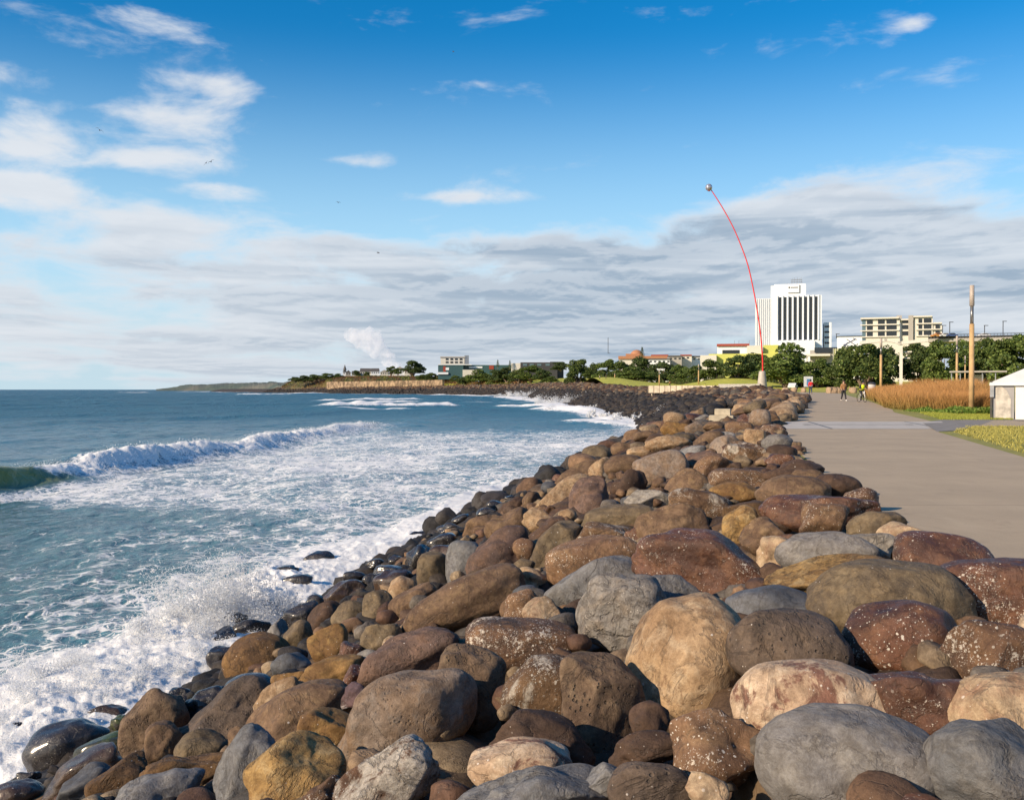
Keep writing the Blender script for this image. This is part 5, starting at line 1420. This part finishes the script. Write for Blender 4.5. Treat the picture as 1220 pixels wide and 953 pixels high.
# headland houses
def house(label, x0, x1, top, base, d, roofm, wallm=WHITE, gable=True, turret=None, name='house'):
    b = Bld(name, label, (x0+x1)/2, d, 'house', 'houses on the headland'); b.e.location.z = b.z = P3((x0+x1)/2, base+1.5, d).z
    mid = top+(base-top)*.45
    b.part('wall', wallm, [gnd(bx(x0, x1, mid, base, d, 9))])
    A_, B_ = P3(x0-.4, mid, d), P3(x1+.4, mid, d); zt_ = P3(x0, top, d).z - b.z; z0 = A_.z-b.z; ax, bx_ = A_.x-b.x, B_.x-b.x
    mb = MB()
    if gable: mb.add([(ax,-.6,z0),(bx_,-.6,z0),((ax+bx_)/2,-.6,zt_),(ax,9.6,z0),(bx_,9.6,z0),((ax+bx_)/2,9.6,zt_)], [(0,1,2),(5,4,3),(0,2,5,3),(2,1,4,5),(0,3,4,1)])
    else: mb.add([(ax,-.6,z0),(bx_,-.6,z0),(bx_,9.6,z0),(ax,9.6,z0),(ax+1,4.5,zt_),(bx_-1,4.5,zt_)], [(0,1,5,4),(1,2,5),(2,3,4,5),(3,0,4),(3,2,1,0)])
    mb.build('roof', roofm, b.e)
    for a in np.arange(x0+.8, x1-1.2, 2.6): b.part('window', GLASS, [bx(a, a+1.3, mid+.8, mid+2.2, d-.15, .3)])
    return b
hb_ = house('slim white turreted house at the seaward end of the headland', 408.5, 412.8, 439.5, 447.5, 1720, BLACKR)
mb = MB(); a_ = P3(410.6, 441, 1718)-Vector((hb_.x, hb_.d, hb_.z)); mb.tube([a_, a_+Vector((0,0,P3(410.6,434.4,1718).z-P3(410.6,441,1718).z))], [3.2, .1], 8); mb.build('spire', BLACKR, hb_.e)
for pz in [(412,418,441,447.5,'small dark-roofed house right beside the turreted house',BLACKR,GREYC,True),(419,429,442,447.5,'grey-roofed bungalow in the seaward half of the house row',BLACKR,WHITE,False),(429,442,438.8,447.5,'long low house with a dark hipped roof',BLACKR,CREAM,False),(442,452,438.8,447,'pale house with a dark roof in the middle of the row',BLACKR,WHITE,False),(453,463,440.5,447,'small cream house between bushes on the headland',GREYC,CREAM,True),(464,471,440,447,'narrow pale gabled house beside the big gabled white house',BLACKR,CREAM,True),(471,482,436.5,447,'big white gabled house beside the wind-swept pine',GREYC,WHITE,True),(482,489,438.5,447,'brown-roofed house behind the wind-swept pine',M('brown_roof',(0.16,0.09,0.07)),CREAM,False)]:
    x0, x1, tp, bs, lb, rf, wm, gb = pz; house(lb, x0, x1, tp, bs, 1700, rf, wm, gb)
# ------------------------------------------------------------------ norfolk pines
def norfolk(px, top, base, d, label):
    q = P3(px, base, d); H = P3(px, top, d).z-q.z; e = empty('norfolk_pine', (q.x, d, q.z)); tag(e, label, 'tree', 'norfolk pines on the skyline')
    MB().tube([(0,0,0), (0,0,H)], [H*.02, H*.004], 6).build('trunk', bark, e)
    pts = []; rr = np.random.RandomState(int(px))
    for k in range(9):
        z = H*(.25+.72*k/9); L_ = H*.22*(1-k/10)
        for a in range(6):
            th = a*1.047+k*.4
            for s in np.linspace(.15, 1, 16): pts.append((L_*s*math.cos(th)+rr.normal(0, .1), L_*s*math.sin(th)+rr.normal(0, .1), z+L_*s*.25+rr.normal(0, .1)))
    o = leaves('crown', pts, H*.025, GREENS[2], None, int(px)); o.parent = e
norfolk(765, 412.5, 430, 545, 'layered norfolk pine in front of the orange dome'); norfolk(593, 428, 440, 1000, 'tiny norfolk pine over the teal warehouse, seaward one'); norfolk(607.5, 428.5, 440, 1000, 'tiny norfolk pine over the end of the teal warehouse')

# ------------------------------------------------------------------ red wind wand
D = 221.0
base = P3(908, 463, D); base.z = float(zg(np.array([base.x]), np.array([D]))[0])
wd = empty('wind_wand', base); tag(wd, 'very tall thin red curved wand sculpture on a concrete cone', 'sculpture')
redm = simple('red_fibreglass', (0.72,0.03,0.025), .35, var=.05)
conem = simple('cone_concrete', (0.42,0.38,0.33), .55, var=.1, scale=1.2, bump=.3)
zt = P3(908, 442, D).z-base.z
mb = MB(); mb.tube([(0,0,-.5),(0,0,.0),(0,0,zt*.55),(0,0,zt*.93),(0,0,zt)], [1.22,1.2,.95,.72,.60], 24); mb.build('cone_base', conem, wd, smooth=True)
pp = [(908.7,443),(908.6,430),(907.9,418),(906.6,402),(904.3,384),(901.0,363),(897.0,342),(891.6,318),(884.5,297),(874.0,272),(861,248),(847.3,226.5)]
pts = [P3(a, b_, D)-base for a, b_ in pp]
# smooth the curve
cur = []
for i_ in range(len(pts)-1):
    p0 = pts[max(i_-1, 0)]; p1 = pts[i_]; p2 = pts[i_+1]; p3 = pts[min(i_+2, len(pts)-1)]
    for k in range(6):
        s = k/6; cur.append(.5*((2*p1)+(p2-p0)*s+(2*p0-5*p1+4*p2-p3)*s*s+(3*p1-p0-3*p2+p3)*s**3))
cur.append(pts[-1])
MB().tube(cur, [.17-.07*i_/len(cur) for i_ in range(len(cur))], 10).build('wand', redm, wd, smooth=True)
c_ = P3(844.5, 223.5, D)-base
gl = simple('lamp_globe', (0.55,0.52,0.55), .12, metal=.6, var=.1, spec=.8)
lp = MB().sphere(c_, .78, 20, 14).build('globe', gl, wd, smooth=True)
MB().tube([c_+Vector((0,0,-.8)), c_+Vector((.1,0,-.35))], .3, 10).build('collar', redm, lp)

# ------------------------------------------------------------------ timber deck over the rocks
D = 235
xa, xb2 = P3(773, 460, D).x, P3(857, 460, D-20).x
tim = simple('weathered_timber', (0.50,0.43,0.33), .8, var=.15, scale=.8)
e = empty('viewing_deck', (xa, D, 0)); tag(e, 'pale timber-sided viewing deck jutting over the rock bank', 'deck')
z1 = P3(773, 459.6, D).z; z0 = P3(773, 467.5, D).z
L_ = math.hypot(xb2-xa, 20); e.rotation_euler = (0, 0, math.atan2(-20, xb2-xa))
MB().box(0, L_, 0, 6, z0, z0+.25).build('floor', tim, e)
MB().box(0, L_, -.1, -.03, z0-.1, z1).build('side_panel', tim, e)
for k in range(13): MB().box(L_*k/12-.06, L_*k/12+.06, -.22, -.1, z0-.15, z1+.02).build('batten', simple('deck_batten', (0.30,0.25,0.19), .8) if k == 0 else bpy.data.materials['deck_batten'], e)
for k in (.3, L_-1.2): MB().box(k, k+.35, .5, .85, z0-3.5, z0).build('pile', tim, e)

# low stone walls along the inland edge
pw = wall_seg([(P3(856,463,225).x, 225), (P3(905,463,214).x, 214)], 'parapet_wall', GREYC, 'low grey concrete parapet between the deck and the red wand', P3(880,457.5,220).z, 0, .5)

# ------------------------------------------------------------------ timber lamp posts
wood = simple('post_timber', (0.47,0.31,0.15), .75, var=.15, scale=2.0); band = simple('post_band', (0.25,0.24,0.23), .35, metal=.7); perf = simple('post_sleeve', (0.42,0.36,0.31), .5, var=.2, scale=30)
def lamp(px, top, d, label, base_py=None, r=.15, detail=False, k=1.0):
    x = P3(px, 460, d).x; zb = float(zg(np.array([x]), np.array([float(d)]))[0]) if base_py is None else P3(px, base_py, d).z
    zt = P3(px, top, d).z; H = zt-zb; e = empty('lamp_post', (x, d, zb)); tag(e, label, 'lamp post', 'timber lamp posts in the park')
    MB().tube([(0,0,-.3),(0,0,H*.70)], [r, r*.86], 14).build('pole', wood, e, smooth=True)
    MB().tube([(0,0,H*.70),(0,0,H*.84)], [r*.62, r*.62], 14).build('metal_band', band, e, smooth=True)
    s = MB().tube([(0,0,H*.84),(0,0,H)], [r*.88, r*.82], 14).build('light_sleeve', perf, e, smooth=True)
    return e
lamp(1157.5, 340, 55.6, 'tallest nearest timber lamp post at the front of the orange grass')
lamp(1140, 400, 130, 'timber lamp post just seaward of the tallest one', r=.17); lamp(1049.5, 403, 137, 'timber lamp post at the seaward end of the orange grass', r=.19)
lamp(1149.8, 424, 205, 'thin lamp post between the two taller ones', r=.15); lamp(1012.7, 428, 225, 'timber lamp post behind the cyclist and walker', r=.2); lamp(955.5, 434, 262, 'timber lamp post behind the person in red', r=.2)
lamp(930, 437, 290, 'lamp post under the big tree below the hotel', r=.2); lamp(832.3, 434, 290, 'pale lamp post standing behind the viewing deck', r=.2); lamp(785.5, 441, 360, 'lamp post at the seaward end of the viewing deck', r=.25); lamp(732.5, 445, 420, 'lamp post on the seaward grass mound', r=.25)
# small dark street lamps on the car deck
def street(px, top, d, label, arm=1):
    q = P3(px, 400, d); H = P3(px, top, d).z-q.z; e = empty('street_lamp', q); tag(e, label, 'street lamp', 'dark street lamps on the deck')
    MB().tube([(0,0,-1),(0,0,H)], .14, 8).build('pole', DARK, e); MB().box(-.2, 1.2*arm, -.2, .2, H-.05, H+.15).build('lamp_head', DARK, e)
street(1123, 388, 338, 'short street lamp nearest the apartment block'); street(1131.5, 384, 338, 'tall street lamp beside the apartment block'); street(1173, 388, 338, 'short street lamp over the shelter'); street(1195, 383, 338, 'tall street lamp furthest along the deck'); street(996.5, 398, 380, 'street lamp beside the white box building'); street(724.5, 421, 520, 'twin-headed floodlight behind the grass mound')

# ------------------------------------------------------------------ marquee
D = 49.0
def Q(px, py, d): return P3(px, py, d)
fab = simple('white_canvas', (0.74,0.72,0.69), .6, var=.05, scale=.7); fab2 = simple('grey_canvas', (0.30,0.29,0.29), .55, var=.1, scale=.8)
x0 = Q(1183, 460, D).x; zb = float(zc(D)); ze = Q(1184, 455.5, D).z; Wm = 9.0; Ld = 9.0; zp = ze+2.15
e = empty('marquee', (x0, D, zb), R(-27)); tag(e, 'white canvas marquee with sloping roof at the edge of the lawn', 'tent')
h_ = ze-zb; hp = zp-zb
MB().add([(-.15,-.15,h_-.02),(Wm/2,Ld/2,hp),(Wm+.15,-.15,h_-.02),(Wm+.15,Ld+.15,h_-.02),(-.15,Ld+.15,h_-.02),(Wm/2,-.0+Ld*.5,hp)], [(0,2,1),(2,3,1),(3,4,1),(4,0,1)]).build('roof', fab, e)
mb = MB(); mb.box(1.0, Wm, -.02, .02, 0, h_); mb.build('front_wall', fab, e)
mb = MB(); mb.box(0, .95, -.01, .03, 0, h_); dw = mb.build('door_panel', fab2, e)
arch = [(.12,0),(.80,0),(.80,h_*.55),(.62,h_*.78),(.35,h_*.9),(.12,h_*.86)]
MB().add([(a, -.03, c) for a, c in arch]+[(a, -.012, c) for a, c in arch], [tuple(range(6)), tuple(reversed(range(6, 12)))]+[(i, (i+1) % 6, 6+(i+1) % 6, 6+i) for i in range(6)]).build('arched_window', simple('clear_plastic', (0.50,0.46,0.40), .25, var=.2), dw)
MB().box(-.02, .02, 0, Ld, 0, h_).build('side_wall', fab2, e)
MB().box(-.12, -.03, -.12, -.03, -.1, h_+.05).build('corner_post', simple('dark_post', (0.06,0.055,0.05), .6), e)
MB().box(-.13, .05, -.14, -.04, h_*.6, h_*.95).build('corner_bracket', STEEL, e)
MB().box(-.15, Wm, -.17, -.13, h_-.16, h_-.02).build('valance', fab, e)

# ------------------------------------------------------------------ bin, pale blocks, sign
e = empty('litter_bin', P3(1038.5, 470.5, 92)); tag(e, 'pale round litter bin at the end of the orange grass', 'bin')
MB().tube([(0,0,-.3),(0,0,1.0)], .32, 16).build('body', M('bin_white', (0.55,0.53,0.5), .5), e, smooth=True); MB().tube([(0,0,1.0),(0,0,1.08),(0,0,1.2)], [.36,.36,.14], 16).build('lid', DARK, e)
rs = np.random.RandomState(9)
BL = [(992,463,11,'seaward end block of the pale stone row beyond the walkers'),(1000,466,8,'smallest block of the pale stone row by the walkers'),(1016,467.5,9,'pale stone block between the walker and the cyclist'),(1030,468,9,'pale stone block behind the cyclist'),(988,458,7,'pale stone block set back near the small lawn'),(936,461,8,'pale stone block beside the red wand end of the path'),(946,461.5,8,'pale stone block under the big tree by the path'),(957,461.5,6,'small pale stone block behind the person in red')]
for i_, (px, py, w_, lb) in enumerate(BL):
    d = 150 if px > 980 else 190; q = P3(px, py, d); s = w_*d/F/2
    V, Fc = rock_verts(700+i_, 'b', 3, (s, .6, .62)); o = obj('stone_block', npmesh('stone_block', V, Fc), RM['cream'], None, (q.x, d, float(zg(np.array([q.x]), np.array([float(d)]))[0])+.35)); tag(o, lb, 'stone block', 'pale stone blocks by the path')
# blue sign and white trailer under the big tree
q = P3(963, 455, 200); e = empty('blue_sign', (q.x, 200, float(zg(np.array([q.x]), np.array([200.]))[0]))); tag(e, 'blue and white sign board behind the person in red', 'sign')
z_ = q.z-e.location.z
MB().box(-.9, .9, -.05, .05, z_-1.0, z_+1.1).build('board', M('sign_white', (0.6,0.62,0.65)), e); MB().box(-.35, .45, -.08, -.052, z_-.8, z_+.6).build('blue_panel', M('sign_blue', (0.10,0.22,0.42)), e)
MB().box(-.8, -.7, -.03, .03, -.3, z_-1.0).box(.7, .8, -.03, .03, -.3, z_-1.0).build('leg', STEEL, e)
q = P3(944.5, 457.5, 230); car(q.x, 230, float(zg(np.array([q.x]), np.array([230.]))[0])+.3, 1.15, 'white', 'white car parked under the big tree below the hotel', 'cars by the park trees')

# ------------------------------------------------------------------ people
def body(name, joints, edges, mat, parent=None):
    """one continuous skinned figure: joints {name: (x,y,z,r)}"""
    names = list(joints); me = bpy.data.meshes.new(name)
    me.from_pydata([joints[n][:3] for n in names], [(names.index(a), names.index(b_)) for a, b_ in edges], [])
    o = obj(name, me, None, parent)
    sk = o.modifiers.new('skin', 'SKIN'); me.skin_vertices or None
    for i_, n in enumerate(names):
        r_ = joints[n][3]; me.skin_vertices[0].data[i_].radius = (r_, r_)
        me.skin_vertices[0].data[i_].use_root = (i_ == 0)
    sb = o.modifiers.new('sub', 'SUBSURF'); sb.levels = 2; sb.render_levels = 2
    dg = bpy.context.evaluated_depsgraph_get(); dg.update(); ev = o.evaluated_get(dg)
    nm = bpy.data.meshes.new_from_object(ev); o.modifiers.clear(); o.data = nm
    nm.materials.clear(); nm.materials.append(mat); nm.polygons.foreach_set('use_smooth', [True]*len(nm.polygons))
    return o
SKIN = simple('skin', (0.50,0.30,0.21), .6, var=.04); HAIR = simple('hair', (0.05,0.03,0.02), .7)
def figure(loc, rz, label, top, legc, shoe, stride=.25, bend=0.0, hairlen=.0, arm_pose=None, legpose=None, hat=None, hoodm=None):
    """limb coordinates in metres, facing -y"""
    J = {'pelvis': (0,0,.95,.135),'belly': (0,-.01,1.10,.125),'chest': (0,0,1.30,.15),'neck': (0,0,1.47,.058),'headb': (0,-.015,1.57,.075),'head': (0,-.01,1.66,.085)}
    E_ = [('pelvis','belly'),('belly','chest'),('chest','neck'),('neck','headb'),('headb','head')]
    lp_ = legpose or {1: [(0,-stride*.55,.50),(0,-stride,.09),(0,-stride-.12,.04)], -1: [(0,stride*.15,.50),(0,stride*.9,.14),(0,stride*.8,.04)]}
    ap_ = arm_pose or {1: [(.03,.08,1.16),(.02,.0,.93),(.0,-.03,.85)], -1: [(.03,-.04,1.16),(.02,-.16,.96),(0,-.19,.88)]}
    for s in (1, -1):
        n = 'l' if s == 1 else 'r'
        J['hip'+n] = (s*.09, 0, .88, .10); (a, b_, c) = lp_[s]
        J['knee'+n] = (s*(.10+a[0]), a[1], a[2], .062); J['ankle'+n] = (s*(.10+b_[0]), b_[1], b_[2], .042); J['toe'+n] = (s*(.11+c[0]), c[1], c[2], .04)
        J['sh'+n] = (s*.17, 0, 1.40, .065); (a, b_, c) = ap_[s]
        J['el'+n] = (s*(.22+a[0]), a[1], a[2], .046); J['wr'+n] = (s*(.22+b_[0]), b_[1], b_[2], .032); J['hand'+n] = (s*(.22+c[0]), c[1], c[2], .036)
        E_ += [('pelvis','hip'+n),('hip'+n,'knee'+n),('knee'+n,'ankle'+n),('ankle'+n,'toe'+n),('chest','sh'+n),('sh'+n,'el'+n),('el'+n,'wr'+n),('wr'+n,'hand'+n)]
    if bend:
        for k_, v in list(J.items()):
            if v[2] > 1.0 and not k_.startswith(('wr', 'hand', 'el')):
                dz = v[2]-.95; J[k_] = (v[0], v[1]-math.sin(bend)*dz, .95+math.cos(bend)*dz, v[3])
    o = body('person', J, E_, SKIN); o.location = loc; o.rotation_euler = (0, 0, rz); tag(o, label, 'person')
    def sub(names, nm, mat, grow, extra=()):
        ed = [e_ for e_ in E_ if e_[0] in names and e_[1] in names]; jj = {k_: (J[k_][0], J[k_][1], J[k_][2], J[k_][3]+grow) for k_ in names}
        return body(nm, jj, ed, mat, o)
    sub(['pelvis','belly','chest','shl','shr','ell','elr','wrl','wrr'], 'jacket', top, .022)
    sub(['pelvis','hipl','hipr','kneel','kneer','anklel','ankler'], 'trousers', legc, .012)
    for n in 'lr': sub(['ankle'+n, 'toe'+n], 'shoe', shoe, .018)
    hd = Vector(J['head'][:3]); hb = Vector(J['headb'][:3])
    mb = MB(); mb.sphere(hd+Vector((0,.025,.03)), .105, 14, 10, (1, 1.05, .95)).sphere(hd+Vector((0,.06,-.06)), .085, 12, 8, (1, .8, 1.2+hairlen*4)); mb.build('hair', hat or HAIR, o, smooth=True)
    mb = MB(); 
    for s in (1, -1): mb.sphere(hd+Vector((s*.034,-.082,-.015)), .012, 8, 6)
    mb.build('eyes', M('eye_dark', (0.02,0.02,0.02)) if 'eye_dark' not in bpy.data.materials else bpy.data.materials['eye_dark'], o)
    MB().sphere(hd+Vector((0,-.098,-.045)), .018, 8, 6, (.8, 1, 1.3)).build('nose', SKIN, o, smooth=True)
    return o
BLK = M('black_cloth', (0.02,0.02,0.025), .8); REDJ = M('red_jacket', (0.62,0.02,0.025), .7); BRJ = M('tan_jacket', (0.33,0.17,0.07), .8); WSH = M('white_shoes', (0.75,0.74,0.72), .5); NAVY = M('navy_cloth', (0.03,0.05,0.10), .8); HIV = M('hi_vis_yellow', (0.70,0.85,0.02), .6, var=.05)
def gz_(px, d): x = P3(px, 470, d).x; return (x, d, float(zc(d))+.012)
figure(gz_(1005, 83), .15, 'person walking towards us in a tan jacket and black trousers', BRJ, BLK, WSH, .24)
figure(gz_(965.8, 115), 3.0, 'person in a bright red jacket walking at the far bend', REDJ, NAVY, BLK, .18, hat=BLK)
# cyclist: sits at 0.95 m on the saddle, hands on the bars
cy = gz_(1026.5, 80); CR = .0
lpz = {1: [(.02,-.36,.78),(.02,-.18,.40),(.02,-.30,.36)], -1: [(.02,-.30,.58),(.02,-.10,.22),(.02,-.22,.18)]}
apz = {1: [(.07,-.26,1.16),(.06,-.50,1.05),(.05,-.57,1.04)], -1: [(.07,-.26,1.16),(.06,-.50,1.05),(.05,-.57,1.04)]}
cyl = figure(cy, .12, 'cyclist in a yellow hi-vis vest riding towards us', BLK, BLK, BLK, bend=.45, legpose=lpz, arm_pose=apz, hat=BLK)
vv = MB().tube([(0,-.02,1.0),(0,-.08,1.14),(0,-.17,1.33),(0,-.2,1.42)], [.165,.165,.19,.12], 14).build('hi_vis_vest', HIV, cyl, smooth=True); vv.scale = (1.12, 1, 1)
bk = empty('bicycle', cy, .12); tag(bk, 'white-framed bicycle ridden by the person in yellow', 'bicycle')
FR = M('frame_white', (0.75,0.75,0.75), .3)
mb = MB(); mb.tube([(0,-.58,.34),(0,-.46,.92)], .024, 8).tube([(0,-.46,.84),(0,.10,.36)], .024, 8).tube([(0,.10,.36),(0,.22,.88)], .020, 8).tube([(0,-.45,.80),(0,.20,.80)], .018, 8).tube([(0,.10,.36),(0,.48,.34)], .014, 8).tube([(0,.20,.78),(0,.48,.34)], .014, 8)
mb.build('frame', FR, bk, smooth=True)
for yy_ in (-.58, .48):
    mb = MB(); n = 28
    ring = [(0, yy_+.32*math.cos(2*math.pi*k/n), .34+.32*math.sin(2*math.pi*k/n)) for k in range(n+1)]
    wh = MB().tube(ring, .022, 8, False).build('wheel', RUB, bk, smooth=True)
    mb.tube([(-.04, yy_, .34), (.04, yy_, .34)], .025, 8)
    for k in range(12): mb.tube([(0, yy_, .34), (0, yy_+.30*math.cos(k*.5236), .34+.30*math.sin(k*.5236))], .002, 4)
    mb.build('spokes', STEEL, wh)
MB().tube([(-.29,-.50,1.02),(-.12,-.47,1.0),(.12,-.47,1.0),(.29,-.50,1.02)], .014, 8).build('handlebar', BLK, bk); MB().sphere((0,.22,.90), .12, 10, 6, (.6, 1, .3)).build('saddle', BLK, bk, smooth=True)
MB().tube([(-.14,.10,.27),(-.10,.10,.27),(-.10,.10,.36),(.10,.10,.36),(.10,.10,.45),(.14,.10,.45)], .012, 6).build('crank', STEEL, bk)
# two tiny walkers by the deck
for (px, d, jm, lb) in ((722,400,BLK,'tiny person in dark clothes below the seaward grass mound'),(714.5,400,CREAM,'tiny person in a pale top below the seaward grass mound'),(798,300,BRJ,'tiny person on the viewing deck in brown'),(840,262,HIV,'tiny person in a yellow top behind the viewing deck')):
    x = P3(px, 460, d).x; figure((x, d, float(zg(np.array([x]), np.array([float(d)]))[0])), px, lb, jm, BLK, BLK, .2)

# ------------------------------------------------------------------ gulls
gm = simple('gull_grey', (0.10,0.10,0.11), .7)
def gull(px, py, d, span, roll, yaw, label, dip=.25):
    q = P3(px, py, d); s = span/2
    e = obj('gull', None); 
    mb = MB(); mb.tube([(0,-.26,0),(0,-.16,.01),(0,0,.01),(0,.18,0),(0,.30,0)], [.012,.045,.06,.035,.01], 10); mb.sphere((0,-.22,.02), .045, 8, 6)
    for sd in (1, -1):
        P_ = [(.04*sd,-.08,.02),(.04*sd,.08,.02),(.45*s*sd,.02,dip*s),(.42*s*sd,-.12,dip*s),(s*sd,.12,dip*s*.2),(.95*s*sd,.07,dip*s*.25)]
        P2 = [(a,b_,c+.015) for a,b_,c in P_]
        mb.add(P_+P2, [(0,1,2,3),(3,2,4,5),(9,8,7,6),(11,10,8,9),(0,3,9,6),(1,7,8,2),(3,5,11,9),(2,8,10,4),(4,10,11,5)])
    bpy.data.objects.remove(e)
    o = mb.build('gull', gm, None, loc=q); o.rotation_euler = (0, roll, yaw); tag(o, label, 'bird', 'gulls over the sea')
gull(118.5, 155.5, 120, 1.1, .55, .3, 'dark gull banking against the upper seaward cloud'); gull(245.5, 194.5, 120, .8, -.9, .5, 'lower left of the pair of gulls below the cloud', .1); gull(251.5, 193, 120, .9, -.6, .2, 'upper right of the pair of gulls below the cloud')
gull(403, 241.5, 150, .8, .1, .4, 'single small gull over the middle of the bay'); gull(450.5, 301.5, 150, .7, .3, 1.0, 'lowest gull, nearest the headland')
gull(540, 62, 200, .6, .3, 1.0, 'tiniest gull high in the clear blue')

# ------------------------------------------------------------------ steam plume beyond the headland
m = bpy.data.materials.new('steam'); m.use_nodes = True; t = NT(m.node_tree); t.n.remove(t.n['Principled BSDF'])
pv = t.new('ShaderNodeVolumePrincipled'); pv.inputs['Color'].default_value = (.98,.98,.98,1); pv.inputs['Anisotropy'].default_value = .1
geo = t.new('ShaderNodeNewGeometry').outputs['Position']
nn = t.noise(geo, .045, 6, .7); t.l.new(t.math('MULTIPLY', t.rng(nn, .38, .66), .06), pv.inputs['Density'])
t.l.new(pv.outputs[0], t.n['Material Output'].inputs['Volume'])
D = 2400; VV = []; FF = []; bb = 0
for (px, py, r_) in [(475,437,6),(469,433,8),(463,428,9),(457,423,10),(450,417,12),(443,411,13),(434,405,13),(425,401,11),(446,402,10),(416,400,7),(452,410,9),(438,396,8)]:
    q = P3(px, py, D); v_, f_ = rock_verts(int(px), 'l', 4, (r_*D/F,)*3); VV.append(v_+np.array(q)); FF.append(f_+bb); bb += len(v_)
me = npmesh('steam_plume', np.vstack(VV), np.vstack(FF)); o = obj('steam_plume', me, m)
rm = o.modifiers.new('remesh', 'REMESH'); rm.mode = 'VOXEL'; rm.voxel_size = 4.0
tag(o, 'white steam plume drifting up from behind the headland houses', 'steam', kind='stuff')
